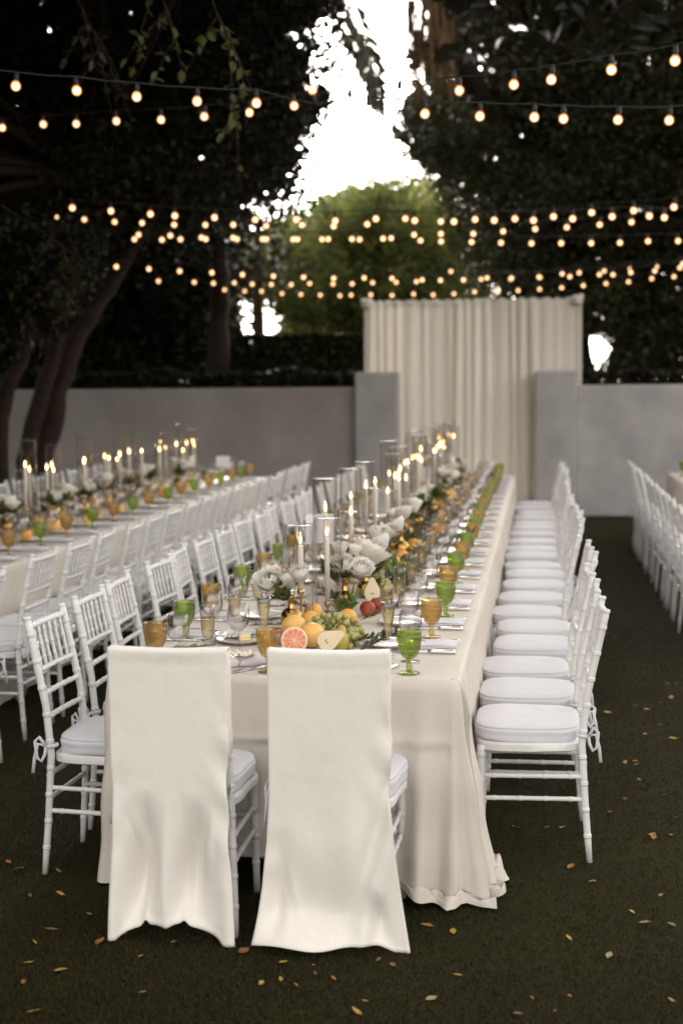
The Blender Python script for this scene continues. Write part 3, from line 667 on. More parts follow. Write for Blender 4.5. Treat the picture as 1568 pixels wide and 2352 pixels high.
# ------------------------------------------------------------------ chairs
def chair_proto():
    root = empty('chiavari_chair'); root.scale = (1, 1, .98); pm = M['paint']
    for sx in (-1, 1):
        pts, rd = bamboo([(sx * .182, -.218, 0), (sx * .175, -.202, .2), (sx * .167, -.188, .44), (sx * .164, -.205, .62), (sx * .160, -.268, .925)], .0125, .0145, .098, 1.2, .10)
        rd[0] = .0105
        b = MB(); b.tube(pts + [pts[-1] + Vector((0, -.001, .003)), pts[-1] + Vector((0, -.002, .008)), pts[-1] + Vector((0, -.002, .016)), pts[-1] + Vector((0, -.002, .019))], rd + [.012, .0155, .0155, .010], 10)
        b.build('back_post', pm, root)
        pts, rd = bamboo([(sx * .178, .185, 0), (sx * .172, .172, .43)], .0115, .0155, .095, 1.2, .11)
        MB().tube(pts, rd, 10).build('front_leg', pm, root)
    # seat frame: rounded front
    b = MB(); loop = []
    for i in range(36):
        a = 2 * math.pi * i / 36; c, s_ = math.cos(a), math.sin(a); e = 2 / 4.5
        x = math.copysign(abs(c) ** e, c) * (.205 if s_ > 0 else .190); y = math.copysign(abs(s_) ** e, s_) * .195
        loop.append((x, y))
    v = []
    for sc, z in ((.96, .412), (1, .417), (1, .440), (.97, .446), (.0, .446)):
        v += [(x * sc, y * sc, z) for x, y in loop]
    f = [(r * 36 + i, r * 36 + (i + 1) % 36, (r + 1) * 36 + (i + 1) % 36, (r + 1) * 36 + i) for r in range(4) for i in range(36)] + [tuple(range(35, -1, -1))]
    b.add(v, f); b.build('seat', pm, root, sharp=45)
    # back: crest rail, three lower rails with knobs, spindles
    def post_y(z): return -.188 - (.017 if z > .62 else .017 * max(0, (z - .44) / .18)) - max(0, (z - .62) / .305) * .063
    for z, name, r in ((.905, 'crest_rail', .0115), (.745, 'back_rail', .0095), (.660, 'back_rail', .0095), (.575, 'back_rail', .0095)):
        pts, rd = bamboo([(-.162, post_y(z), z), (-.085, post_y(z) - .006, z), (0, post_y(z) - .008, z), (.085, post_y(z) - .006, z), (.162, post_y(z), z)], r, r, .034 if name == 'crest_rail' else .05, 1.22, .02)
        MB().tube(pts, rd, 8).build(name, pm, root)
    for k in range(6):
        x = -.122 + .0488 * k; dy = -.008 * (1 - (x / .168) ** 2)
        pts, rd = bamboo([(x, post_y(.745) + dy, .745), (x, post_y(.905) + dy, .905)], .0068, .0068, .05, 1.25, .035)
        MB().tube(pts, rd, 7).build('spindle', pm, root)
    for sx in (-1, 1):
        for z in (.32, .235):
            pts, rd = bamboo([(sx * .172, -.20 - .01 * (.32 - z), z), (sx * .175, .176 + .01 * (.32 - z), z - .004)], .0088, .0088, .092, 1.2, .05)
            MB().tube(pts, rd, 8).build('stretcher', pm, root)
    for y, zz in ((.177, (.365, .28)), (-.198, (.365, .28))):
        for z in zz:
            pts, rd = bamboo([(-.176, y, z), (.176, y, z)], .0088, .0088, .09, 1.2, .045)
            MB().tube(pts, rd, 8).build('stretcher', pm, root)
    # tied cushion
    v = []; prof = [(.93, .4465), (.985, .448), (1.0, .455), (1.005, .463), (.995, .470), (1.008, .479), (1.012, .488), (1.004, .4935), (.985, .4955), (.995, .4990), (1.0, .5015), (.985, .5045), (.93, .508), (.8, .512), (.55, .516), (.25, .518), (.0, .5185)]
    n = 48
    for r, (sc, z) in enumerate(prof):
        for i in range(n):
            a = 2 * math.pi * i / n; c, s_ = math.cos(a), math.sin(a); e = 2 / 4.0
            wob = 1 + (.006 * math.sin(5 * a + 1) + .004 * math.sin(11 * a)) * (1 if z < .495 else .4)
            x = math.copysign(abs(c) ** e, c) * (.198 if s_ > 0 else .190) * sc * wob; y = math.copysign(abs(s_) ** e, s_) * .190 * sc * wob + .008
            v.append((x, y, z + (.003 * math.sin(3 * a + .5) if z < .49 else 0)))
    f = [(r * n + i, r * n + (i + 1) % n, (r + 1) * n + (i + 1) % n, (r + 1) * n + i) for r in range(len(prof) - 1) for i in range(n)]
    cu = obj('cushion', mesh('cushion', v, f), M['cotton'], root)
    for sx in (-1, 1):
        b = MB(); cx, cy, z0 = sx * .168, -.19, .474
        b.tube([(cx + math.cos(a) * .019, cy + math.sin(a) * .019, z0 + .004 * math.sin(a)) for a in [k * math.pi / 8 for k in range(17)]], .0035, 6, flat=2)
        kx, ky = cx + sx * .008, cy - .022
        b.tube([(kx, ky, z0), (kx + sx * .012, ky - .02, z0 + .035), (kx + sx * .016, ky - .034, z0 + .02), (kx + sx * .012, ky - .03, z0 - .04), (kx + sx * .006, ky - .016, z0 - .055), (kx, ky - .004, z0 - .03), (kx, ky, z0)], .0022, 6, flat=3)
        b.tube([(kx, ky, z0), (kx + sx * .010, ky - .026, z0 + .01), (kx + sx * .014, ky - .038, z0 - .04), (kx + sx * .018, ky - .044, z0 - .095)], .0022, 6, flat=3)
        b.build('tie', M['cotton'], cu)
    return root
proto = chair_proto(); used = [False]
def chair(x, y, rz, label, group):
    if not used[0]: o = proto; used[0] = True
    else: o = copy_tree(proto)
    o.location = (x, y, 0); o.rotation_euler = (0, 0, rz); tag(o, label, 'chair', group)
    for ch in o.children:
        if ch.name.startswith('cushion'):
            ch.rotation_euler = (0, 0, rnd.uniform(-.05, .05)); ch.location = (rnd.uniform(-.006, .006), rnd.uniform(-.004, .008), -.4465 * .0); q_ = rnd.uniform(.90, 1.12); ch.scale = (rnd.uniform(.985, 1.015), 1, q_); ch.location.z = .446 * (1 - q_)
    return o
J = lambda s: rnd.uniform(-s, s)
chair(-1.13, 4.475, R(1), 'white bamboo-turned chair under the first fabric cover, beside the shaded row', 'covered chairs at the table end')
chair(-.635, 4.485, R(-1), 'white bamboo-turned chair under the second fabric cover, beside the aisle row', 'covered chairs at the table end')
AY = [5.27 + .505 * k for k in range(20)]
for k, y in enumerate(AY):
    chair(-.035 + (J(.028) if k else 0) + (-.03 if k == 1 else 0), y + J(.016), math.pi / 2 + (J(.07) if k else 0), f'white bamboo-turned chair, {ORD[k]} from the covered chairs, aisle side of centre table', 'chairs on the aisle side of the centre table')
LY = [4.93, 5.45, 5.92, 6.52, 7.02, 7.46, 7.93, 8.52, 8.98] + [9.5 + .505 * k for k in range(11)]
for k, y in enumerate(LY):
    chair(-1.535 + J(.02), y, -math.pi / 2 + J(.07), f'white bamboo-turned chair, {ORD[k]} from the covered chairs, shaded side of centre table', 'chairs on the shaded side of the centre table')
SY = [6.02] + [6.60 + .2 + .505 * k for k in range(17)]
for k, y in enumerate(SY):
    chair(-2.70 + J(.02), y, math.pi / 2 + J(.06), f'white bamboo-turned chair at the shaded table, {ORD[k]} along its inner side', 'chairs on the inner side of the shaded table')
for k in range(14):
    chair(-4.40 + J(.02), 8.3 + .505 * k, -math.pi / 2 + J(.05), f'half-hidden white chair beyond the shaded table, {ORD[k]} along its outer side', 'chairs on the outer side of the shaded table')
for k in range(12):
    chair(1.19 + J(.015), 9.3 + .505 * k, -math.pi / 2 + J(.04), f'white bamboo-turned chair across the aisle, {ORD[11 - k]} from the garden wall', 'chairs along the table across the aisle')

# ------------------------------------------------------------------ chair covers
def cover(x, y, W0, W1, hem, shape, label):
    nu, nv = 56, 84; v = []
    rows = [(-.240, .60), (-.240, .75), (-.246, .89), (-.250, .925), (-.2505, .9305), (-.2525, .932), (-.2870, .932), (-.2895, .9305)]
    for yy, z in rows:
        for i in range(nu + 1):
            s = i / nu; xx = (s - .5) * W0 * (.995 if z > .931 else 1); sag = -.006 * math.sin(math.pi * s) if z > .9 else 0
            v.append((xx, yy, z + sag))
    for j in range(nv + 1):
        t = j / nv
        for i in range(nu + 1):
            s = i / nu; zb = hem(s); z = .925 + (zb - .925) * t
            wd = W0 + (W1 - W0) * max(0, (t - .45) / .55) ** 1.6 - .002 * math.sin(math.pi * min(1, t / .6)) 
            dx, dy = shape(s, t)
            sag = -.006 * math.sin(math.pi * s) * (1 - t)
            v.append(((s - .5) * wd + dx, -.2905 + dy * min(1, t * 30), z + sag))
    m_ = len(rows) + nv + 1
    f = [(r * (nu + 1) + i, r * (nu + 1) + i + 1, (r + 1) * (nu + 1) + i + 1, (r + 1) * (nu + 1) + i) for r in range(m_ - 1) for i in range(nu)]
    # side gussets of the upper sleeve
    base = len(v); g = 7
    for side in (0, nu):
        back = [(len(rows) + int(k * nv * .36 / g)) * (nu + 1) + side for k in range(g + 1)]
        b0 = len(v)
        for k in range(g + 1):
            p = v[back[k]]; v.append((p[0], -.238, p[2]))
        for k in range(g):
            q = (back[k], back[k + 1], b0 + k + 1, b0 + k); f.append(q if side else q[::-1])
    o = obj('chair_cover', mesh('chair_cover', v, f), M['satin'], None, (x, y, 0)); tag(o, label, 'chair cover', 'fabric covers over the end chairs')
    md = o.modifiers.new('thick', 'SOLIDIFY'); md.thickness = .003
    return o
def G(x, c, w): return math.exp(-((x - c) / w) ** 2)
def hemA(s):
    z = .012 + .055 * max(0, math.sin(math.pi * min(1, max(0, (s - .06) / .84)))) ** .7
    z += .018 * G(s, .29, .025) + .014 * G(s, .60, .03) - .012 * G(s, .45, .06)
    if s > .88: z -= .02 * (s - .88) / .12
    return max(.006, z)
def hollow(t, a, p): # cloth caving in below the seat and coming out again at the hem
    return math.sin(math.pi * min(1, max(0, (t - a) / (1 - a))) ** p)
def Rg(x, c, w): return math.exp(-abs(x - c) / w)
def shapeA(s, t):
    k = max(0, (t - .45) / .55)
    dy = .088 * hollow(t, .50, 1.5) * G(s, .24 + .10 * (.8 - t), .105) + .085 * hollow(t, .50, 1.5) * G(s, .68 + .22 * (.75 - t), .12)
    dy += -.018 * k * Rg(s, .47 + .03 * math.sin(6 * t), .045) - .012 * Rg(s, .80 - .55 * (t - .70), .028) * G(t, .74, .10) - .012 * Rg(s, .13 + .6 * (t - .64), .022) * G(t, .66, .05) + .0012 * G(t, .965, .006)
    dy += -.010 * Rg(s, .33 - .25 * (t - .8), .03) * G(t, .84, .10) - .010 * Rg(s, .62 + .22 * (t - .8), .03) * G(t, .88, .09) - .020 * k * G(s, .95, .08) - .02 * k * G(s, .02, .05)
    dy += -.016 * G(s, .84 - .45 * (t - .66), .035) * G(t, .72, .12) + .014 * G(s, .16 + .55 * (t - .66), .03) * G(t, .68, .07) - .012 * G(s, .24 + .5 * (t - .70), .035) * G(t, .70, .08)
    dy += .012 * G(s, .36 - .2 * (t - .8), .04) * G(t, .82, .10) - .010 * G(s, .60 + .1 * (t - .8), .03) * G(t, .86, .12)
    dy += .007 * math.sin(34 * (t - .35 * s)) * G(s, 1, .12) * G(t, .45, .25) + .005 * math.sin(30 * (t + .4 * s)) * G(s, 0, .12) * G(t, .5, .2)
    dy += .004 * math.sin(3 * s + 5 * t) + .0022 * G(t, .042, .005) + .0025 * math.sin(19 * s + 11 * t) * k
    dx = .006 * math.sin(7 * t + 1) * (s - .5) * 2 * (t > .3) * min(1, (t - .3) * 4) + .005 * math.sin(26 * t) * G(s, 1, .08) * G(t, .45, .25)
    return dx, dy
def hemB(s):
    z = .016 + .012 * math.sin(3.2 * s + .3) + .006 * math.sin(11 * s)
    if s > .80: z -= .02 * (s - .80) / .2
    return max(.005, z)
def shapeB(s, t):
    k = max(0, (t - .3) / .7)
    a = s * .9 + t * .75                     # long diagonal folds from the upper aisle corner
    dy = .034 * k * math.sin(6.5 * a - 2.2) * (.5 + .5 * G(s, .65, .4)) + .020 * k ** 1.5 * G(s, .5, .16) - .03 * k ** 3 - .035 * max(0, (t - .9) / .1) * (.5 + .5 * math.sin(5 * s))
    dy += .022 * G(a, 1.22, .05) * G(s, .85, .25) - .020 * G(a, 1.36, .05) * G(s, .8, .3) + .014 * G(s, .82 - .3 * (t - .9), .06) * G(t, .92, .06) - .012 * G(s, .16 + .4 * (t - .86), .05) * G(t, .86, .09)
    dy += .050 * hollow(t, .62, 2.2) * G(s, .36, .26) + .030 * hollow(t, .6, 1.8) * G(s, .12, .06) + .03 * hollow(t, .78, 1.5) * G(s, .80, .08) + .0022 * G(t, .045, .005)
    dy += .007 * math.sin(32 * (t - .4 * s)) * G(s, 1, .12) * G(t, .35, .2) + .003 * math.sin(16 * s - 9 * t) * k + .003 * math.sin(40 * t + 5 * s) * G(s, .05, .1) * G(t, .75, .2)
    dy += -.014 * Rg(a, 1.30, .03) * G(s, .78, .25) * G(t, .55, .25) - .010 * Rg(s, .24 + .5 * (t - .86), .03) * G(t, .84, .09) - .012 * Rg(s, .86 - .5 * (t - .92), .03) * G(t, .93, .05) + .0012 * G(t, .975, .006)
    dx = .006 * math.sin(24 * t) * G(s, 1, .07) * G(t, .4, .2) + .014 * k * k * math.sin(2.5 * s)
    return dx, dy
cover(-1.128, 4.475, .376, .388, hemA, shapeA, 'cream fabric chair cover with arched hem, over the end chair near the shaded row')
cover(-.632, 4.485, .374, .478, hemB, shapeB, 'cream fabric chair cover flaring to the turf, over the end chair near the aisle')

# ------------------------------------------------------------------ tablecloths
TZ = .74
def cloth(name, label, x0, x1, y0, y1, front, back, seed, lift=0.0, hem_front=.10, puddle=0.0, folds=1.0):
    q = random.Random(seed); ph = [q.uniform(0, 6.28) for _ in range(8)]; step = .012 if puddle else .03; rc = .025
    path = []          # (point, outward normal, corner weight, which)
    def seg(ax, ay, bx, by, nx, ny, w):
        L = math.hypot(bx - ax, by - ay); n = max(2, int(L / step))
        for i in range(n + 1):
            s = i / n; path.append((ax + (bx - ax) * s, ay + (by - ay) * s, nx, ny, w))
    def corner(cx, cy, a0, w):
        for i in range(1, 10):
            a = a0 + (math.pi / 2) * i / 10; path.append((cx + rc * math.cos(a), cy + rc * math.sin(a), math.cos(a), math.sin(a), w))
    # order: far shaded side -> near -> front -> aisle side -> far
    seg(x0, y1 - (rc if back else 0), x0, y0 + (rc if front else 0), -1, 0, 'l')
    nl = len(path)
    if front:
        corner(x0 + rc, y0 + rc, math.pi, 'c'); seg(x0 + rc, y0, x1 - rc, y0, 0, -1, 'f'); corner(x1 - rc, y0 + rc, -math.pi / 2, 'c')
    n2 = len(path)
    seg(x1, y0 + (rc if front else 0), x1, y1 - (rc if back else 0), 1, 0, 'r')
    if back:
        corner(x1 - rc, y1 - rc, 0, 'c'); seg(x1 - rc, y1, x0 + rc, y1, 0, 1, 'b'); corner(x0 + rc, y1 - rc, math.pi / 2, 'c')
    S = [0]
    for a, b in zip(path, path[1:]): S.append(S[-1] + math.hypot(b[0] - a[0], b[1] - a[1]) + (.03 if b[4] == 'c' else 0))
    nr_ = 66 if puddle else 33; v = []; npth = len(path); top = TZ + lift
    cn = [(x0, y0), (x1, y0)] if front else []
    if back: cn += [(x0, y1), (x1, y1)]
    for j in range(nr_ + 1):
        t = j / nr_
        for i, (x, y, nx, ny, w_) in enumerate(path):
            s = S[i]; dc = min([math.hypot(x - a, y - b) for a, b in cn] or [9]); cw = math.exp(-(dc / .20) ** 2)
            near_c = math.exp(-(math.hypot(x - x1, y - y0) / (.34 if w_ == 'r' else .24)) ** 2) if (front and puddle) else 0
            hang = hem_front if w_ == 'f' else .012
            hang = hang * (1 - near_c) + .012 * near_c
            drop = top - hang; extra = .0 + puddle * near_c; ell = .013 + max(0, (j - 3) / (nr_ - 3)) * (drop + extra - .013)
            if j < 4:
                out, z = ((-.05, top - .001), (-.002, top + .0028), (.006, top + .0004), (.0105, top - .006))[j]
            else:
                e2 = min(ell, drop); k = (e2 - .012) / max(.01, drop)
                z = top - e2
                fold = math.sin(s * 17 + ph[0] + 1.3 * math.sin(s * 5 + ph[1])) * .6 + math.sin(s * 33 + ph[2] + math.sin(s * 9)) * .35 + math.sin(s * 61 + ph[3]) * .15
                sharp = math.copysign(abs(fold) ** .8, fold)
                amp = (.011 + .012 * cw + .012 * near_c) * folds * k ** .85
                if w_ == 'f': amp *= .35 + .9 * cw
                out = .012 + lift * .8 + amp * (sharp + .35) + (.028 + .065 * near_c) * k ** 1.25 + .004 * math.sin(z * 21 + s * 3)
                if near_c > .02:      # deep pleat beside the corner
                    out += near_c * k * (.035 * math.sin(s * 46 + 1.1 + 1.2 * k))
                    out -= (.055 * G(s, S[n2] - .075, .016) - .03 * G(s, S[n2] - .035, .02) + .04 * G(s, S[n2] + .06, .02)) * min(1, k * 7)
                if w_ == 'f':          # pressed fold lines and the push of the tucked chairs
                    out += .010 * math.exp(-abs(z - .535) / .012) - .006 * math.exp(-abs(z - .51) / .015) + .003 * math.sin(x * 9 + z * 14) * k
                if ell > drop:
                    m_ = ell - drop; z = hang + (.030 * abs(math.sin(s * 19 + m_ * 14)) + .022 * abs(math.sin(s * 43 + 2 - m_ * 22))) * math.sin(min(1, m_ / (puddle * near_c + 1e-4)) * math.pi) ** .8 + .002
                    out += m_ * (.22 + .16 * math.sin(s * 13 + .6)) * (.55 if w_ == 'c' else 1) + .02 * math.sin(s * 15 + 2) * near_c * min(1, m_ * 10)
            v.append((x + nx * out, y + ny * out, max(.006, z)))
    closed = front and back
    f = []
    for j in range(nr_):
        for i in range(npth - (0 if closed else 1)):
            a = j * npth + i; b = j * npth + (i + 1) % npth; f.append((a, a + npth, b + npth, b))
    # top sheet
    nb = len(v); nx_, ny_ = 10, max(4, int((y1 - y0) / .15))
    for a in range(ny_ + 1):
        for c in range(nx_ + 1):
            v.append((x0 + (x1 - x0) * c / nx_, y0 + (y1 - y0) * a / ny_, top + .0012 + .0012 * math.sin(c * 1.3 + a * .8 + ph[5]) * (0 < c < nx_)))
    for a in range(ny_):
        for c in range(nx_):
            p = nb + a * (nx_ + 1) + c; f.append((p, p + 1, p + nx_ + 2, p + nx_ + 1))
    o = obj(name, mesh(name, v, f), M['linen']); tag(o, label, 'tablecloth', 'linen tablecloths'); return o
TX0, TX1 = -1.475, -.272
cloth('tablecloth', 'beige linen tablecloth at the covered chairs, its corner puddling on the turf', TX0, TX1, 4.70, 7.18, True, False, 1, .004, .11, .20)
cloth('tablecloth', 'beige linen tablecloth on the second length of the centre table', TX0, TX1, 7.10, 9.9, False, False, 2, 0)
cloth('tablecloth', 'beige linen tablecloth on the third length of the centre table', TX0, TX1, 9.82, 12.7, False, False, 3, .004)
cloth('tablecloth', 'beige linen tablecloth on the end of the centre table towards the drape', TX0, TX1, 12.62, 15.45, False, True, 4, 0)
SX0, SX1 = -4.16, -2.955
cloth('tablecloth', 'beige linen tablecloth on the candlelit table under the shade tree', SX0, SX1, 5.4, 15.2, True, True, 5, 0, .02)
cloth('tablecloth', 'pale tablecloth on the table across the aisle', 1.40, 2.6, 8.3, 16.0, True, True, 6, 0, .02)

# ------------------------------------------------------------------ glassware and place settings
def sharpless(name, prof, n, m):
    me = lathe_mesh(name, prof, n); me.materials.append(m); return me
def goblet_proto(name, gm):
    root = empty(name)
    b = MB(); prof = [(.009, .052), (.017, .055), (.026, .063), (.033, .075), (.038, .090), (.0405, .105), (.0415, .117), (.0432, .121), (.0415, .125), (.0432, .129), (.0418, .133), (.0425, .145), (.0438, .149), (.0425, .152), (.0405, .152), (.0395, .145), (.038, .118), (.034, .090), (.024, .068), (.004, .060)]
    n = 28; v = []
    for r, z in prof:
        for k in range(n):
            a = 2 * math.pi * k / n; w_ = 1 + (.022 * math.cos(14 * a) if .06 < z < .118 and r > .02 else .03 * (k % 2) if abs(z - .125) < .005 or z > .148 else 0)
            v.append((r * w_ * math.cos(a), r * w_ * math.sin(a), z))
    m_ = len(prof); f = [(i * n + k, i * n + (k + 1) % n, (i + 1) * n + (k + 1) % n, (i + 1) * n + k) for i in range(m_ - 1) for k in range(n)]
    obj('bowl', mesh('bowl', v, f), gm, root)
    obj('stem', sharpless('stem', [(.0001, .004), (.012, .006), (.0095, .018), (.0125, .027), (.0085, .036), (.0095, .046), (.012, .054), (.0001, .056)], 12, gm), None, root)
    obj('foot', sharpless('foot', [(.0001, .0), (.034, .0), (.037, .002), (.037, .0045), (.030, .0065), (.016, .010), (.0001, .011)], 24, gm), None, root)
    return root
def wine_proto():
    root = empty('wine_glass'); gm = M['wine']
    obj('bowl', sharpless('bowl', [(.004, .090), (.014, .093), (.026, .102), (.036, .118), (.0415, .137), (.042, .152), (.0385, .172), (.0345, .188), (.0335, .190), (.0330, .188), (.0372, .171), (.0408, .152), (.0403, .137), (.035, .120), (.025, .105), (.0001, .096)], 24, gm), None, root)
    obj('stem', sharpless('stem', [(.008, .003), (.0045, .012), (.0035, .040), (.0035, .070), (.005, .086), (.009, .092)], 10, gm), None, root)
    obj('foot', sharpless('foot', [(.0001, .0), (.034, .0), (.0352, .0015), (.034, .003), (.012, .0055), (.005, .012)], 24, gm), None, root)
    return root
def flute_proto():
    root = empty('champagne_flute'); gm = M['wine']
    obj('bowl', sharpless('bowl', [(.004, .078), (.012, .084), (.019, .100), (.0235, .125), (.0255, .155), (.0260, .185), (.0255, .210), (.0248, .211), (.0248, .208), (.0252, .185), (.0247, .155), (.0226, .126), (.018, .102), (.0001, .086)], 20, gm), None, root)
    li = obj('champagne', sharpless('champagne', [(.0001, .088), (.0115, .090), (.0175, .103), (.022, .126), (.0238, .150), (.0240, .168), (.0001, .168)], 20, M['champagne']), None, root)
    obj('stem', sharpless('stem', [(.008, .003), (.0045, .012), (.0036, .035), (.0036, .060), (.0055, .074), (.009, .082)], 10, gm), None, root)
    obj('foot', sharpless('foot', [(.0001, .0), (.031, .0), (.0322, .0015), (.031, .003), (.012, .0055), (.005, .012)], 24, gm), None, root)
    return root
def trumpet_proto():
    root = empty('trumpet_flute'); gm = M['wine']
    obj('bowl', sharpless('bowl', [(.003, .07), (.0065, .085), (.010, .115), (.0155, .150), (.0215, .190), (.0260, .225), (.0252, .226), (.0208, .191), (.0148, .151), (.009, .116), (.0001, .088)], 20, gm), None, root)
    obj('champagne', sharpless('champagne', [(.0001, .09), (.0085, .117), (.0142, .152), (.0195, .188), (.0222, .206), (.0001, .206)], 18, M['champagne']), None, root)
    obj('stem', sharpless('stem', [(.009, .003), (.005, .012), (.0036, .035), (.0036, .060), (.0052, .078)], 10, gm), None, root)
    obj('foot', sharpless('foot', [(.0001, .0), (.033, .0), (.0342, .0015), (.033, .003), (.012, .0055), (.005, .012)], 24, gm), None, root)
    return root
PR = {'green': goblet_proto('green_goblet', M['greenglass']), 'amber': goblet_proto('amber_goblet', M['amberglass']), 'wine': wine_proto(), 'flute': flute_proto(), 'trumpet': trumpet_proto()}
first = {k: True for k in PR}
def put(kind, x, y, label, cat, group, z=TZ + .006):
    if first.get(kind): o = PR[kind]; first[kind] = False
    else: o = copy_tree(PR[kind])
    o.location = (x, y, z); o.rotation_euler = (0, 0, rnd.uniform(0, 6.28)); tag(o, label, cat, group); return o
PLATE = sharpless('plate', [(.0001, .004), (.055, .004), (.062, .002), (.064, .004), (.072, .010), (.092, .0145), (.098, .0165), (.099, .0185), (.092, .0175), (.072, .0135), (.060, .0075), (.0001, .0070)], 32, M['china'])
def napkin_mesh():
    b = MB(); nx, ny = 8, 6; layers = 4
    for l in range(layers):
        z = .0005 + l * .0042; o = .003 * math.sin(l * 2.1); v = []
        for j in range(ny + 1):
            for i in range(nx + 1):
                v.append((-.10 + .2 * i / nx + o, -.058 + .116 * j / ny + o * .6, z + .0016 * math.sin(i * .9 + l) + .0010 * math.sin(j * 1.4 + l * 2)))
        nb = len(v); v += [(p[0], p[1], p[2] + .0034) for p in v]
        f = []
        for j in range(ny):
            for i in range(nx):
                a = j * (nx + 1) + i; f += [(a, a + nx + 1, a + nx + 2, a + 1), (nb + a, nb + a + 1, nb + a + nx + 2, nb + a + nx + 1)]
        edge = list(range(nx + 1)) + [j * (nx + 1) + nx for j in range(1, ny + 1)] + [ny * (nx + 1) + i for i in range(nx - 1, -1, -1)] + [j * (nx + 1) for j in range(ny - 1, 0, -1)]
        for i in range(len(edge)):
            a, c = edge[i], edge[(i + 1) % len(edge)]; f.append((a, c, nb + c, nb + a))
        b.add(v, f)
    b.tube([(-.10, -.056, .002 + .0042 * i + (.004 if i % 2 else 0)) for i in range(2)], .004, 6)
    me = mesh('napkin', b.v, b.f, False); me.materials.append(M['napkin']); return me
NAP = napkin_mesh()
def knife_mesh():
    b = MB(); b.tube([(.115, 0, .006), (.10, 0, .0065), (.03, 0, .006), (.015, 0, .005)], [.0055, .0062, .0055, .0035], 8)
    b.add([(.018, -.004, .004), (.018, .006, .004), (-.10, .009, .003), (-.118, .002, .003), (-.10, -.005, .003), (.018, -.004, .0055), (.018, .006, .0055), (-.10, .009, .004), (-.118, .002, .0035), (-.10, -.005, .004)],
          [(0, 4, 3, 2, 1), (5, 6, 7, 8, 9), (0, 1, 6, 5), (1, 2, 7, 6), (2, 3, 8, 7), (3, 4, 9, 8), (4, 0, 5, 9)])
    me = mesh('knife', b.v, b.f); me.materials.append(M['silver']); return me
def fork_mesh():
    b = MB(); b.tube([(.105, 0, .006), (.09, 0, .0065), (.0, 0, .005), (-.04, 0, .004)], [.005, .006, .0035, .003], 8)
    b.tube([(-.03, -.009, .004), (-.05, -.011, .003), (-.05, .011, .003), (-.03, .009, .004)], .0025, 6)
    for k in range(4): b.tube([(-.045, -.010 + .0067 * k, .004), (-.075, -.010 + .0067 * k, .003), (-.098, -.009 + .006 * k, .008)], [.0019, .0017, .0010], 5)
    me = mesh('fork', b.v, b.f); me.materials.append(M['silver']); return me
KNIFE, FORK = knife_mesh(), fork_mesh()
def one(name, me, loc, rz, label, cat, group): return tag(obj(name, me, None, None, loc, rz), label, cat, group)
Z = TZ + .006
def setting(side, k, y, ex, sx, where, detail=2):
    """one diner's place: sx is +1 when the table edge lies on the +x side of the place"""
    far = 1 if sx > 0 else -1           # glasses stand to the diner's right
    colour = ('amber', 'green')[k % 2]
    P = lambda dx, dy: (ex - sx * dx, y + far * dy)
    at_ = f'{ORD[k]} place {where}'
    x_, y_ = P(.135 + J(.012), .24 + J(.02)) if sx > 0 else P(.11 + J(.015), .07 + J(.02))
    put(colour, x_, y_, f'{colour} pressed-glass goblet at the {at_}', 'goblet', f'goblets {where}')
    x_, y_ = P(.235 + J(.015), .20 + J(.02)) if sx > 0 else P(.225 + J(.012), .10 + J(.02))
    put('wine', x_, y_, f'clear balloon wine glass at the {at_}', 'wine glass', f'wine glasses {where}')
    x_, y_ = P(.325 + J(.015), .20 + J(.025)) if sx > 0 else P(.305 + J(.015), .05 + J(.02))
    put('flute', x_, y_, f'champagne flute half full at the {at_}', 'flute', f'champagne flutes {where}')
    if detail > 0:
        x_, y_ = P(.30 + J(.01), .02); one('plate', PLATE, (x_, y_, Z), 0, f'small white plate at the {at_}', 'plate', f'plates {where}')
        x_, y_ = P(.135, .035 + J(.012)); one('napkin', NAP, (x_, y_, Z), (0 if sx > 0 else math.pi) + J(.06), f'folded pale lavender napkin at the {at_}', 'napkin', f'napkins {where}')
    if detail > 1:
        x_, y_ = P(.150, -.085); one('knife', KNIFE, (x_, y_, Z), (0 if sx > 0 else math.pi) + J(.03), f'silver table knife at the {at_}', 'knife', f'knives {where}')
        x_, y_ = P(.155, -.105); one('knife', KNIFE, (x_ + .008, y_ - .004, Z), (0 if sx > 0 else math.pi) + J(.03), f'second silver knife, outermost at the {at_}', 'knife', f'knives {where}')
        x_, y_ = P(.135, .125); one('fork', FORK, (x_, y_, Z), (0 if sx > 0 else math.pi) + J(.03), f'silver fork at the {at_}', 'fork', f'forks {where}')
for k, y in enumerate(AY):
    setting('a', k, y, TX1, 1, 'on the aisle side of the centre table', 2 if k < 16 else 1)
for k, y in enumerate(LY):
    setting('l', k, y, TX0, -1, 'on the shaded side of the centre table', 2 if k < 7 else 1)
for k in range(19):
    setting('s', k, 5.75 + .505 * k, SX1, 1, 'along the inner side of the shaded table', 1)
for k in range(14):
    setting('o', k, 8.0 + .505 * k, SX0, -1, 'along the outer side of the shaded table', 0)
for k in range(4):
    setting('r', k, 14.0 + .505 * k, 1.40, -1, 'on the table across the aisle', 0)
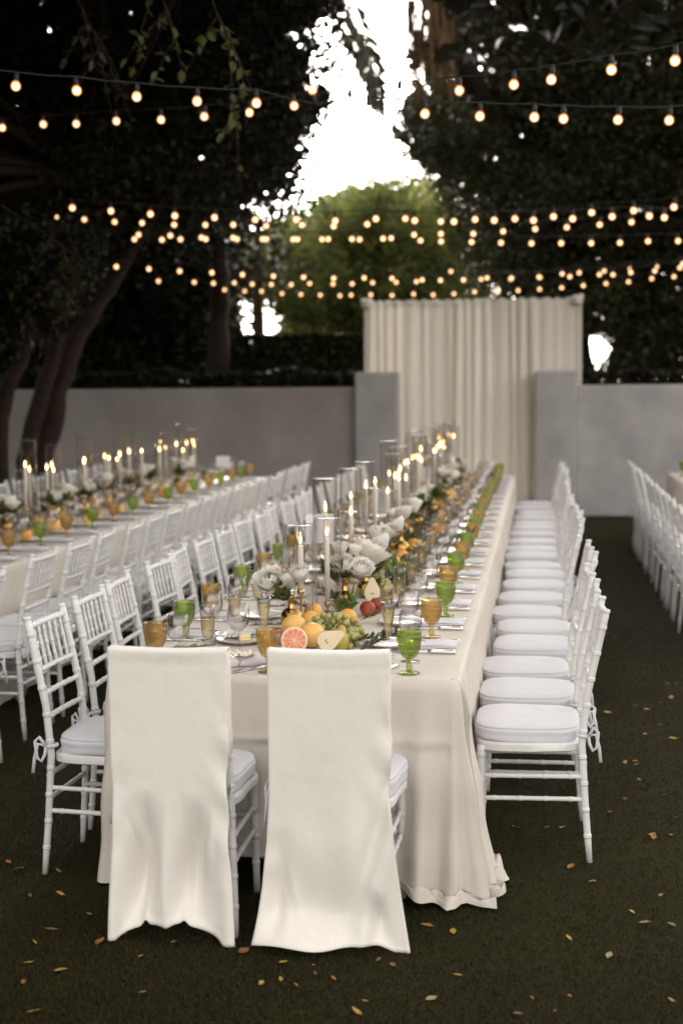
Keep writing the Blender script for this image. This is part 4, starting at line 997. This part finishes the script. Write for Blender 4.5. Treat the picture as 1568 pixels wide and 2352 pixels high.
# the two places at the table end
put('amber', -.925, 4.765, 'amber pressed-glass goblet standing between the two covered chairs', 'goblet', 'goblets at the table end')
put('green', -.440, 4.785, 'green pressed-glass goblet at the table corner beside the covered chair', 'goblet', 'goblets at the table end')
put('trumpet', -.985, 5.00, 'tall trumpet flute of champagne between the covered chairs', 'flute', 'champagne flutes at the table end')
put('trumpet', -.525, 4.92, 'tall trumpet flute of champagne beside the corner green goblet', 'flute', 'champagne flutes at the table end')
put('wine', -.455, 5.00, 'clear wine glass just behind the corner green goblet', 'wine glass', 'wine glasses at the table end')
put('wine', -1.09, 5.05, 'clear wine glass behind the covered chair on the shaded side', 'wine glass', 'wine glasses at the table end')
one('plate', PLATE, (-.62, 5.0, Z), 0, 'small white plate behind the covered chair near the aisle', 'plate', 'plates at the table end')
one('plate', PLATE, (-1.14, 5.32, Z), 0, 'small white plate holding a pat of butter', 'plate', 'plates at the table end')
b = MB(); b.cbox(-.022, .022, -.014, .014, .0, .022, .004); o = b.build('butter_pat', M['butter'], None, (-1.125, 5.32, Z + .0075), .4, smooth=False); tag(o, 'pale pat of butter on the small white plate', 'butter')
one('knife', KNIFE, (-.985, 4.80, Z), R(50), 'silver knife slanting at the amber goblet between covers', 'knife', 'knives at the table end')
one('knife', KNIFE, (-.970, 4.84, Z), R(42), 'silver knife crossing the slanted one between the covers', 'knife', 'knives at the table end')
one('knife', KNIFE, (-.53, 4.80, Z), R(70), 'silver knife beside the corner green goblet foot', 'knife', 'knives at the table end')
# rolled napkin with an orchid and twine
b = MB(); pts = [(-.10, 0, .024), (-.09, 0, .025), (-.03, 0, .018), (.0, 0, .015), (.03, 0, .018), (.09, 0, .027), (.11, 0, .026)]
b.tube(pts, [.022, .030, .018, .013, .018, .030, .022], 14)
nr_root = empty('napkin_roll', (-1.045, 4.845, Z), R(18)); tag(nr_root, 'rolled white napkin tied with twine and a cream orchid', 'napkin')
b.build('cloth_roll', M['napkin'], nr_root)
MB().tube([(0 + .003 * math.sin(3 * a), .0155 * math.cos(a), .0155 + .0155 * math.sin(a)) for a in [i * .5 for i in range(26)]], .002, 6).build('twine', M['twine'], nr_root)
b = MB()
for k in range(6):
    a = k * 1.047; c = Vector((.03 * math.cos(a), .03 * math.sin(a), .045 + .006 * (k % 2)))
    t = Vector((math.cos(a), math.sin(a), .15)); sd_ = Vector((-math.sin(a), math.cos(a), 0))
    v = []; 
    for i in range(5):
        for j in range(5):
            s_, q_ = i / 4, (j / 4 - .5); wd = .034 * math.sin(math.pi * (.12 + .8 * s_)); v.append(Vector((.02, 0, .038)) + t * (.048 * s_) + sd_ * (q_ * wd) + Vector((0, 0, .012 * s_ * s_ - .03 * q_ * q_ * s_)))
    b.add(v, [(i * 5 + j, i * 5 + j + 1, i * 5 + j + 6, i * 5 + j + 5) for i in range(4) for j in range(4)])
b.lathe(ball_prof(.009, 6), 8, (.02, 0, .046)); b.build('orchid', M['shell'], nr_root)

# ------------------------------------------------------------------ candles in glass cylinders
def flame_mesh():
    me = lathe_mesh('flame', [(.0001, 0), (.0035, .004), (.0052, .010), (.0050, .016), (.0034, .025), (.0015, .034), (.0001, .042)], 8); me.materials.append(M['flame']); return me
FLAME = flame_mesh()
WICK = lathe_mesh('wick', [(.0012, -.004), (.0010, .006), (.0001, .007)], 6); WICK.materials.append(M['wick'])
TAPER = {}
for h in (.20, .25, .30):
    me = lathe_mesh('taper_candle', [(.0001, 0), (.0115, 0), (.0115, h - .03), (.0100, h - .006), (.0085, h - .001), (.0040, h - .003), (.0001, h - .004)], 14); me.materials.append(M['wax']); TAPER[h] = me
HOLD = {}
for h in (.03, .08, .13):
    me = lathe_mesh('candle_holder', [(.0001, 0), (.036, 0), (.037, .003), (.020, .006), (.0065, .010), (.0045, .014), (.0045, h - .004), (.0125, h), (.0150, h + .006), (.0150, h + .022), (.0118, h + .022), (.0118, h + .004), (.0001, h + .002)], 18); me.materials.append(M['brass']); HOLD[h] = me
HUR = {}
for h in (.36, .42, .55, .62):
    r = .058
    me = lathe_mesh('hurricane_glass', [(.0001, .0015), (r, .0015), (r, .0025), (r, h)], 28); me.materials.append(M['clear'])
    rm = lathe_mesh('rim', [(r - .0026, h), (r - .0012, h + .0022), (r + .0006, h + .0018), (r + .0008, h), (r, h - .0015)], 28); rm.materials.append(M['rim'])
    bs = lathe_mesh('base', [(.0001, .004), (r - .002, .004), (r + .0008, .002), (r + .0005, 0), (.0001, 0)], 28); bs.materials.append(M['rim'])
    HUR[h] = (me, rm, bs)
def candle(x, y, hold, tap, hur, where, n, lit=True, zc=Z):
    a = f'{ORD[n]} {where}'
    h = obj('candle_holder', HOLD[hold], None, None, (x, y, zc + .005)); tag(h, f'slim brass candle holder, {a}', 'candlestick', f'brass holders {where}')
    t = obj('taper_candle', TAPER[tap], None, None, (x, y, zc + .005 + hold + .003)); t.rotation_euler = (J(.01), J(.01), 0)
    tag(t, f'lit white taper candle, {a}' if lit else f'white taper candle, {a}', 'candle', f'taper candles {where}')
    obj('wick', WICK, None, t, (0, 0, tap)); 
    if lit: obj('flame', FLAME, None, t, (0, 0, tap + .004)).scale = (1, 1, rnd.uniform(.85, 1.25))
    if hur:
        r = empty('hurricane_glass', (x + J(.008), y + J(.008), zc)); tag(r, f'clear glass cylinder round a candle, {a}', 'hurricane glass', f'glass cylinders {where}')
        obj('cylinder', HUR[hur][0], None, r); obj('rim', HUR[hur][1], None, r); obj('base', HUR[hur][2], None, r)
cy = [(-.968, 5.70, .13, .20, .42), (-.905, 6.02, .03, .30, .42), (-1.00, 6.62, .13, .25, .55), (-.93, 7.0, .08, .25, .36), (-.985, 7.42, .13, .25, .55), (-.90, 7.78, .13, .30, .42),
      (-.99, 8.1, .13, .25, .55), (-.90, 8.42, .08, .25, .36)]
y = 8.8; k = 0
while y < 15.1:
    cy.append((-.94 + J(.07), y, rnd.choice((.08, .13)), rnd.choice((.25, .30)), (.42, .55, .62, .36)[k % 4])); y += .19 + rnd.uniform(0, .09); k += 1
for n, (x, y, a, b_, c) in enumerate(cy): candle(x, y, a, b_, c, 'along the centre runner from the covered chairs', n)
y = 6.0; n = 0
while y < 14.9 and n < 40:
    candle(-3.60 + J(.10), y, rnd.choice((.08, .13)), rnd.choice((.25, .30)), (.42, .55, .42, .62, .36)[n % 5], 'along the shaded table runner', n); y += .24 + rnd.uniform(0, .07); n += 1

# ------------------------------------------------------------------ flowers, vases, greenery
def peony_mesh(name, seed, m, n_l=(5, 8, 10, 12), r=.05, open_=1.0):
    q = random.Random(seed); b = MB()
    for l, n in enumerate(n_l):
        for k in range(n):
            a = 2 * math.pi * (k + .5 * (l % 2)) / n + q.uniform(-.15, .15); el = (1.35 - .38 * l * open_) + q.uniform(-.1, .1)
            rr = r * (.45 + .18 * l) * q.uniform(.9, 1.1); wd = r * (.55 + .16 * l) * q.uniform(.85, 1.1); v = []
            out = Vector((math.cos(a), math.sin(a), 0)); sd_ = Vector((-math.sin(a), math.cos(a), 0))
            for i in range(5):
                s_ = i / 4
                th = -1.2 + (el + 1.2) * s_      # cup upward
                p = out * (rr * math.cos(th) * (.25 + .75 * s_)) + Vector((0, 0, rr * (math.sin(th) * .8 + .2)))
                for j in range(5):
                    u = (j / 4 - .5) * 2; ww = wd * math.sin(math.pi * (.18 + .66 * s_)) * .5
                    v.append(p + sd_ * (u * ww) - out * (abs(u) ** 2 * ww * .35) + Vector((0, 0, q.uniform(-.0025, .0025) + (.004 * math.sin(u * 5 + k) if i == 4 else 0))))
            b.add(v, [(i * 5 + j, i * 5 + j + 1, i * 5 + j + 6, i * 5 + j + 5) for i in range(4) for j in range(4)])
    me = mesh(name, b.v, b.f); me.materials.append(m); return me
BLOOM = [peony_mesh('bloom', 1, M['petal'], r=.055), peony_mesh('bloom', 2, M['petal'], (4, 7, 9), .042), peony_mesh('bloom', 3, M['petal'], (6, 9, 12, 14), .05, .8), peony_mesh('bloom', 4, M['blush'], (5, 8, 10), .045)]
def lathe_v(name, prof, n, m):
    me = lathe_mesh(name, prof, n); me.materials.append(m); return me
VB = lathe_v('body', [(.0001, 0), (.022, 0), (.034, .008), (.046, .026), (.050, .045), (.046, .064), (.034, .080), (.020, .088)], 24, M['gold'])
VN = lathe_v('neck', [(.020, .086), (.0165, .094), (.0155, .12), (.0165, .135), (.019, .140), (.0175, .140), (.014, .130)], 20, M['gold'])
def leafset(name, n, L, wd, m, seed, spread=.05, up=.3, stem=True, flat=False):
    q = random.Random(seed); b = MB(); pts = [Vector((0, 0, .004 if flat else 0))]
    d = Vector((1, 0, 0 if flat else up)).normalized()
    for i in range(6): d = (d + Vector((q.uniform(-.1, .1), q.uniform(-.25, .25), q.uniform(-.05, .05) if not flat else 0))).normalized(); pts.append(pts[-1] + d * spread)
    for i in range(n):
        k = .3 + (len(pts) - 1.31) * i / n; j = int(k); p = pts[j].lerp(pts[j + 1], k - j); t = (pts[j + 1] - pts[j]).normalized()
        a = q.uniform(0, 6.28); s_ = t.orthogonal().normalized(); s_ = Matrix.Rotation(a, 3, t) @ s_
        d2 = (t * .6 + s_ * .8); d2.z = abs(d2.z) * (.5 if flat else 1) + .1; d2.normalize(); l = L * q.uniform(.6, 1.2); wv = d2.cross(Vector((q.uniform(-1, 1), q.uniform(-1, 1), 1))).normalized() * (l * wd * .5); nn = d2.cross(wv).normalized() * (l * wd * .2)
        b.add([p, p + d2 * l * .35 + wv + nn, p + d2 * l * .75 + wv * .7, p + d2 * l, p + d2 * l * .75 - wv * .7, p + d2 * l * .35 - wv + nn], [(0, 1, 2, 3), (0, 3, 4, 5)])
    sb = MB(); sb.tube(pts, [.0018] * len(pts), 5)
    a, c = mesh('foliage', b.v, b.f), mesh('stalk', sb.v, sb.f); a.materials.append(m); c.materials.append(M['stalk']); return a, c
OLIVE = [leafset('olive', 34, .05, .24, M['olive'], s, .038, .35) for s in (1, 2, 3)]
GREEN = [leafset('greens', 16, .075, .48, M['greens'], s, .022, .5) for s in (4, 5)]
ROSE = [leafset('rosemary', 90, .020, .14, M['rosemary'], s, .028, 0, flat=True) for s in (6, 7)]
DARKL = [leafset('dark', 12, .07, .45, M['leafspray'], s, .016, .6) for s in (8, 9)]
def sprig(name, ms, x, y, z, rz, label, cat, group, sc=1.0):
    r = empty(name, (x, y, z), rz); r.scale = (sc, sc, sc); tag(r, label, cat, group); obj('foliage', ms[0], None, r); obj('stalk', ms[1], None, r); return r
def vase(x, y, where, s=1.0, blooms=None, seed=0, tall=0.0, z=Z):
    q = random.Random(seed)
    r = empty('bud_vase', (x, y, z)); r.scale = (s, s, s + tall); tag(r, f'round mercury gold bud vase with a narrow neck {where}', 'vase', 'gold bud vases on the runners')
    obj('body', VB, None, r); obj('neck', VN, None, r)
    bq = empty('bouquet', (x, y, z + .135 * (s + tall))); tag(bq, f'bunch of white blooms standing in the gold vase {where}', 'flowers', 'bunches of blooms on the runners')
    bl = blooms or [(J(.06), J(.06), .03 + q.uniform(0, .08), q.choice((0, 1, 2, 2, 3)), q.uniform(.75, 1.1)) for _ in range(q.randint(3, 5))]
    for dx, dy, dz, kind, sc in bl:
        sc *= 1.28
        o = obj('bloom', BLOOM[kind], None, bq, (dx, dy, dz)); o.scale = (sc, sc, sc); o.rotation_euler = (-dy * 6 + .35, dx * 6, q.uniform(0, 6.28))
        MB().tube([(0, 0, -.05), (dx * .4, dy * .4, dz * .4), (dx, dy, dz)], .002, 5).build('stem', M['stalk'], bq)
    for k in range(3):
        ms = DARKL[k % 2]; f = obj('leaf_spray', ms[0], None, bq, (0, 0, -.01), q.uniform(0, 6.28))
vase(-1.00, 5.66, 'by the first glass cylinder', .95, [(-.085, .0, .055, 0, 1.1), (-.02, .03, .06, 2, .85), (.035, .02, .085, 1, 1.15), (-.05, .06, .09, 3, .8)], 1)
vase(-.845, 6.12, 'behind the grapes', 1.05, [(-.005, -.03, .055, 2, 1.0), (.07, -.01, .045, 0, .9), (-.02, .02, .125, 1, 1.0), (.04, .05, .12, 1, .85), (-.07, .03, .10, 3, .75)], 2)
vase(-.80, 6.52, 'holding the single largest white peony', .9, [(.02, -.02, .09, 0, 1.35), (.07, .05, .13, 2, .85), (-.06, .05, .13, 3, .9)], 3)
WHERE = ['past the greens', 'at the third cloth', 'behind the first cards', 'halfway along the centre table', 'beyond the middle of the centre table', 'three quarters along the centre table', 'near the last green goblets', 'by the far cards', 'at the drape end']
yy = [7.35, 8.05, 8.9, 9.7, 10.6, 11.6, 12.5, 13.5, 14.5]
for k, y in enumerate(yy): vase(-.80 + J(.06), y, WHERE[k], 1.0, None, 10 + k, .15)
for k in range(12): vase(-3.52 + J(.12), 6.3 + .72 * k, f'in the shaded table runner, {ORD[k]} along', 1.0, None, 40 + k, .1)

# ------------------------------------------------------------------ fruit
def sph(name, r, m, squash=1.0, n=20, k=14, wob=.012, seed=0, prof=None):
    q = random.Random(seed); a0, a1 = q.uniform(0, 6), q.uniform(0, 6); b = MB(); b.lathe(prof or ball_prof(r, k), n)
    v = [(x * (1 + wob * math.sin(3 * z / r + a0)), y * (1 + wob * math.sin(2 * z / r + a1)), z * squash + r * squash) for x, y, z in b.v]
    me = mesh(name, v, b.f); me.materials.append(m); return me
ORA = sph('orange', .040, M['orange'], .96); GFR = sph('grapefruit', .052, M['grapefruit'], .93, seed=2); PCH = sph('peach', .034, M['peach'], .95, seed=3)
LEM = sph('lemon', .030, M['lemon'], 1.0, prof=[(.0001, -.046), (.006, -.044), (.010, -.038), (.020, -.030), (.028, -.014), (.030, 0), (.028, .014), (.020, .030), (.010, .038), (.006, .044), (.0001, .046)], seed=4)
PEARP = [(.0001, 0), (.014, .0), (.030, .010), (.038, .028), (.037, .045), (.029, .063), (.019, .082), (.014, .094), (.009, .102), (.0001, .105)]
PEA = lathe_v('pear', PEARP, 20, M['pear'])
def pear(x, y, rx, rz, label, z=Z):
    r = empty('pear', (x, y, z), rz); tag(r, label, 'pear', 'pears on the runner')
    o = obj('flesh', PEA, None, r); o.rotation_euler = (rx, 0, 0)
    if abs(rx) > .6: o.location = (0, 0, .036)
    s_ = MB(); s_.tube([(0, 0, .100), (.002, 0, .112), (.006, 0, .124)], [.0022, .0018, .0024], 6); t = s_.build('stalk', M['stalk'], r); t.rotation_euler = o.rotation_euler; t.location = o.location
def pear_half(x, y, z, rx, rz, label):
    r = empty('pear_half', (x, y, z), rz); r.rotation_euler = (rx, 0, rz); tag(r, label, 'pear', 'pears on the runner')
    n = 12; v = []; PH = PEARP
    for rr, zz in PH:
        for k in range(n + 1):
            a = math.pi * k / n; v.append((rr * math.cos(a), rr * math.sin(a), zz))
    f = [(i * (n + 1) + k, i * (n + 1) + k + 1, (i + 1) * (n + 1) + k + 1, (i + 1) * (n + 1) + k) for i in range(len(PH) - 1) for k in range(n)]
    me = mesh('skin', v, f); obj('skin', me, M['pear'], r)
    c = [(rr * .985, -.0006, zz) for rr, zz in PH] + [(-rr * .985, -.0006, zz) for rr, zz in PH[::-1]]
    c = [p for i, p in enumerate(c)]; obj('cut_face', mesh('cut_face', c, [tuple(range(len(c)))], False), M['pearflesh'], r)
    for sx in (-1, 1):
        o = obj('seed', lathe_mesh('seed', [(.0001, -.005), (.0022, -.002), (.0022, .001), (.0001, .005)], 8), M['seed'], r, (sx * .005, -.001, .032)); o.rotation_euler = (0, sx * .4, 0)
def grapefruit_half(x, y, z, rx, ry, rz):
    r = empty('grapefruit_half', (x, y, z)); r.rotation_euler = (rx, ry, rz); tag(r, 'cut grapefruit half showing pink flesh behind the covered chair', 'grapefruit')
    R_ = .050; prof = [(R_ * math.sin(t), -R_ * .95 * math.cos(t)) for t in [i * math.pi / 2 / 9 for i in range(10)]]; prof[0] = (.0001, prof[0][1])
    obj('peel', lathe_v('peel', prof, 28, M['grapefruit']), None, r)
    obj('pith', lathe_v('pith', [(R_, 0), (R_ * .985, .001), (R_ * .86, .0008), (.0001, .0006)], 28, M['pith']), None, r)
    for k in range(11):
        a0 = 2 * math.pi * (k + .06) / 11; a1 = 2 * math.pi * (k + .94) / 11; am = (a0 + a1) / 2; v = [(.005 * math.cos(am), .005 * math.sin(am), .0016)]
        for i in range(6):
            a = a0 + (a1 - a0) * i / 5; rr = R_ * (.84 if 0 < i < 5 else .79); v.append((rr * math.cos(a), rr * math.sin(a), .0016))
        c = (.028 * math.cos(am), .028 * math.sin(am), .0026); v.append(c); n = len(v) - 1
        obj('segment', mesh('segment', v, [(i, i + 1 if i < n - 1 else 0, n) for i in range(n)]), M['pulp'], r)
    obj('core', lathe_v('core', [(.0045, .0016), (.003, .0022), (.0001, .0022)], 10, M['pith']), None, r)
def grapes(x, y, pts, label, seed, r=.0125):
    q = random.Random(seed); root = empty('grape_bunch', (x, y, Z)); tag(root, label, 'grapes', 'bunches of green grapes')
    me = lathe_v('grape', ball_prof(r, 8), 12, M['grape'])
    for p in pts:
        o = obj('grape', me, None, root, p); s_ = q.uniform(.85, 1.12); o.scale = (s_, s_, s_ * 1.1); o.rotation_euler = (q.uniform(-1, 1), q.uniform(-1, 1), 0)
    c = sorted(pts)[::4]; 
    MB().tube([(p[0], p[1], p[2] + .004) for p in sorted(pts, key=lambda p: p[0])[::5]] + [(pts[0][0], pts[0][1], pts[0][2])], .002, 5).build('stalk', M['stalk'], root)
def pile(n, L, Wd, Ht, seed):
    q = random.Random(seed); out = []
    t = 0
    while len(out) < n and t < 9000:
        t += 1; x = q.uniform(-L, L); y = q.uniform(-Wd, Wd); hm = Ht * max(0, 1 - (x / L) ** 2 - (y / Wd) ** 2) ** .5
        if (x / L) ** 2 + (y / Wd) ** 2 > 1: continue
        z = .013 + q.choice((hm, hm * .75, hm * .4, 0))
        if all((x - a) ** 2 + (y - b2) ** 2 + (z - c) ** 2 > .0205 ** 2 for a, b2, c in out): out.append((x, y, z))
    return out
grapefruit_half(-.895, 5.115, Z + .049, R(78), 0, R(12))
one('grapefruit', GFR, (-.850, 5.235, Z), .3, 'whole yellow grapefruit behind the cut half', 'grapefruit', 'grapefruits')
one('grapefruit', GFR, (-.945, 5.40, Z), 1.3, 'whole grapefruit under the first candle holder', 'grapefruit', 'grapefruits')
pear_half(-.800, 5.095, Z + .036, R(8), R(20), 'cut pear half with seeds beside the cut grapefruit')
bpy.data.objects['pear_half'].rotation_euler = (R(6), R(62), R(8))
pear(-.745, 5.165, R(28), R(160), 'whole green pear leaning beside the cut pear')
pear(-.700, 6.42, R(15), R(40), 'whole pear behind the two dark peaches')
pear_half(-.750, 6.36, Z + .01, R(-8), R(10), 'upright cut pear half behind the dark peaches')
grapes(-.795, 5.40, pile(80, .13, .085, .085, 5), 'large bunch of green grapes at the head of the runner', 5)
grapes(-.720, 5.25, pile(26, .045, .075, .055, 6), 'tail of green grapes hanging down beside the whole pear', 6)
grapes(-.77, 6.66, pile(36, .06, .06, .09, 7), 'small bunch of green grapes behind the vases', 7)
one('orange', ORA, (-.775, 5.70, Z), 0, 'orange beside the large grape bunch', 'orange', 'oranges'); 
one('orange', ORA, (-.915, 5.62, Z), 0, 'orange between the first vase and the grapes', 'orange', 'oranges')
one('orange', ORA, (-.93, 5.78, Z + .01), 0, 'orange behind the first candle', 'orange', 'oranges')
one('peach', PCH, (-.725, 5.49, Z), 0, 'dark red peach at the edge of the grapes', 'peach', 'peaches')
one('peach', PCH, (-.730, 6.00, Z), 0, 'dark red peach, front one of the pair by the gold vase', 'peach', 'peaches')
one('peach', PCH, (-.700, 6.09, Z), 2, 'dark red peach, rear one of the pair by the gold vase', 'peach', 'peaches')
one('peach', PCH, (-.99, 5.30, Z), 2, 'dark plum-red peach behind the cut grapefruit', 'peach', 'peaches')
one('peach', PCH, (-.93, 5.27, Z), 2, 'second dark peach tucked behind the cut grapefruit', 'peach', 'peaches')
nO = nL = nP = nS = nG = 0
y = 6.75
while y < 15.15:
    for x in (-.74 + J(.05), -.90 + J(.06), -.66 + J(.04)):
        kq = rnd.random()
        if kq < .17: one('orange', ORA, (x, y + J(.05), Z), 0, f'orange in the centre runner past the gold vases, {ORD[nO]} along', 'orange', 'oranges'); nO += 1
        elif kq < .30: o = one('lemon', LEM, (x, y + J(.05), Z), J(3), f'lemon in the centre runner, {ORD[nL]} along', 'lemon', 'lemons'); o.rotation_euler = (R(80), 0, J(3)); o.location.z = Z + .03; nL += 1
        elif kq < .38: one('peach', PCH, (x, y + J(.05), Z), 0, f'dark peach deep in the centre runner, {ORD[nP]} along', 'peach', 'peaches'); nP += 1
        elif kq < .92 and nS < 90: sprig('olive_sprig', OLIVE[nS % 3], x, y + J(.06), Z + .01, J(3.1), f'olive sprig in the centre runner, {ORD[nS]} along', 'greenery', 'olive sprigs', rnd.uniform(1.0, 1.6)); nS += 1
    y += .13 + rnd.uniform(0, .07)
for k, (x, y, rz) in enumerate([(-.66, 5.20, -.3), (-.67, 5.10, .4), (-.70, 5.30, -.9), (-.80, 5.95, 1.9), (-.76, 6.05, .6), (-.74, 5.80, .2), (-.86, 6.3, 2.4), (-.68, 6.65, .5), (-.64, 6.85, .1), (-.95, 6.0, 2.8)]):
    sprig('olive_sprig', OLIVE[k % 3], x, y, Z + .012, rz, f'silvery olive sprig among the fruit at the runner head, {ORD[k]} from the grapefruit', 'greenery', 'olive sprigs', .85)
for k, (x, y) in enumerate([(-.735, 6.92), (-.69, 6.98), (-.77, 7.0), (-.85, 5.98)]):
    sprig('leafy_sprig', GREEN[k % 2], x, y, Z + .012, k * 1.7, f'bright green leafy sprig by the gold vases, {ORD[k]} of four', 'greenery', 'bright leafy sprigs', 1.1)
for k, (x, y, rz, wh) in enumerate([(-1.36, 5.10, .2, 'behind the first covered chair'), (-1.20, 5.28, 1.2, 'by the butter plate'), (-1.17, 5.62, .1, 'on the second shaded place'), (-.43, 5.33, 2.9, 'at the first aisle napkin'), (-1.2, 6.1, .3, 'on the third shaded place'), (-.45, 5.86, 2.7, 'at the second aisle napkin')]):
    sprig('rosemary_sprig', ROSE[k % 2], x, y, Z + .012, rz, f'rosemary sprig lying {wh}', 'greenery', 'rosemary sprigs', 1.0)
for k in range(26):
    sprig('olive_sprig', OLIVE[k % 3], -3.56 + J(.2), 6.1 + .34 * k, Z + .01, J(3.1), f'dark olive sprig in the shaded table runner, {ORD[k]} along', 'greenery', 'olive sprigs', 1.4)
for k in range(30):
    me, nm = ((ORA, 'orange'), (LEM, 'lemon'), (GFR, 'grapefruit'))[k % 3]
    one(nm, me, (-3.45 + J(.22), 6.05 + .295 * k, Z + .01), 0, f'{nm} in the shaded table runner, {ORD[k]} piece of fruit along', nm, 'fruit on the shaded table')

# blank table cards and loose petals
def card(x, y, z, w_, h, rz, label, wing=False):
    r = empty('table_card', (x, y, z), rz); tag(r, label, 'card', 'white table cards')
    MB().box(-w_ / 2, w_ / 2, -.0012, .0012, .16, .16 + h).build('panel', M['card'], r, smooth=False)
    if wing: o = MB().box(-.06, 0, -.0012, .0012, .16, .16 + h).build('panel', M['card'], r, (-w_ / 2 - .002, 0, 0), .9, smooth=False)
    MB().tube([(0, .004, 0), (0, .004, .18)], .003, 6).build('stand', M['brass'], r); MB().lathe([(.0001, 0), (.025, 0), (.025, .003), (.0001, .004)], 16).build('base', M['brass'], r)
card(-1.12, 7.35, Z, .105, .155, R(2), 'blank white folded card standing behind the first glass cylinders', True)
card(-1.02, 9.1, Z, .10, .15, R(-4), 'blank white card among the middle candles')
card(-.93, 11.3, Z, .13, .17, R(3), 'blank white card among the far candles')
card(-.90, 13.8, Z, .13, .17, R(-3), 'blank white card at the drape end of the runner')
card(-3.2, 14.2, Z, .14, .12, R(12), 'blank pale card at the far end of the shaded table')
PET = mesh('petal', [(0, -.009, 0), (.006, 0, .002), (0, .010, .001), (-.006, 0, .003)], [(0, 1, 2, 3)])
PY = sorted(rnd.uniform(5.0, 6.6) for _ in range(22))
for k in range(22):
    o = obj('loose_petal', PET, M['darkpetal'], None, (rnd.choice((-.62, -.56, -1.08)) + J(.06), PY[k], Z + .004), J(3.1)); tag(o, f'tiny dark red petal loose on the near tablecloth, {ORD[k]} from the covered chairs', 'petal', 'loose dark petals')

# ------------------------------------------------------------------ fallen leaves on the turf
LM = []
for k in range(5):
    b = MB(); wd = (.36, .5, .42, .6, .3)[k]; q = random.Random(k)
    cu = [q.uniform(.03, .16) for _ in range(4)]
    b.add([(0, -.5, .02), (wd * .5, -.12, cu[0]), (wd * .42, .22, cu[1]), (.03, .5, .10), (-wd * .42, .2, cu[2]), (-wd * .5, -.14, cu[3]), (0, -.05, .01), (0, .25, .03), (0, -.68, .05), (.015, -.5, .03)],
          [(0, 1, 6), (1, 2, 7, 6), (2, 3, 7), (3, 4, 7), (4, 5, 6, 7), (5, 0, 6), (8, 9, 0)])
    LM.append([mesh('fallen_leaf', b.v, b.f) for _ in range(4)])
    for c in range(4): LM[k][c].materials.append(M['dead'][c])
CN = ['yellow', 'orange', 'brown', 'pale']
LIT = {}
def litter(x, y, c, s, where):
    me = LM[rnd.randrange(5)][c]; o = obj('fallen_leaf', me, None, None, (x, y, .008), rnd.uniform(0, 6.28)); o.scale = (s, s, s); o.rotation_euler = (J(.25), J(.25), rnd.uniform(0, 6.28))
    LIT.setdefault((c, where), []).append(o)
SPOT = [(140, 2235, 0), (65, 2217, 0), (55, 2262, 1), (80, 2170, 0), (400, 2170, 3), (290, 2108, 1), (205, 2105, 0), (1040, 2145, 0), (862, 2108, 1), (980, 2132, 1), (605, 2050, 1), (635, 2060, 0), (45, 2000, 0), (135, 2005, 3), (70, 2062, 2), (118, 2140, 2), (230, 2168, 1), (560, 2190, 2), (705, 2145, 2), (710, 2180, 1), (600, 2265, 0), (640, 2085, 2),
        (1450, 2100, 0), (1540, 2130, 3), (1480, 2125, 3), (1310, 1995, 1), (1100, 2015, 0), (1545, 1700, 0), (1360, 2030, 0), (1185, 1905, 2), (1255, 1905, 0), (1290, 1905, 0), (1435, 1755, 0), (1460, 1760, 0), (1400, 1870, 1), (1525, 1830, 3), (1480, 1690, 0), (1330, 1810, 3), (1395, 1640, 0), (1420, 1480, 0), (1510, 1540, 0), (1305, 2160, 0), (870, 2210, 2), (1050, 2245, 0), (820, 2330, 0), (990, 2300, 3), (80, 2330, 0), (250, 1960, 0), (20, 1985, 1), (200, 1890, 2)]
for u, v, c in SPOT:
    p = atz(u, v, 0); litter(p.x, p.y, c, rnd.uniform(.03, .05), 'in front of the tables' if v > 1950 and u < 1150 else 'in the aisle')
for k in range(105):
    y = 3.9 + 8.5 * rnd.random() ** 1.3; x = .35 + rnd.random() * (y * .16 - .25) if rnd.random() < .75 else rnd.uniform(-.9, .3) * 1.0
    if x > y * .13 or (x < .2 and y > 4.2): continue
    litter(x, y, rnd.choice((0, 0, 1, 2, 2, 3)), rnd.uniform(.022, .05), 'in the aisle')
for k in range(32):
    y = rnd.uniform(3.75, 4.6); x = rnd.uniform(-.38 * y, .1)
    if y > 4.15 and x > -1.45: continue
    litter(x, y, rnd.choice((0, 1, 1, 2, 2, 3)), rnd.uniform(.02, .04), 'in front of the tables')
for (c, where), os_ in LIT.items():
    for k, o in enumerate(sorted(os_, key=lambda o: o.location.y)):
        tag(o, f'small {CN[c]} fallen leaf {where}, {ORD[k]} {CN[c]} one from the camera', 'leaf', f'{CN[c]} fallen leaves {where}')
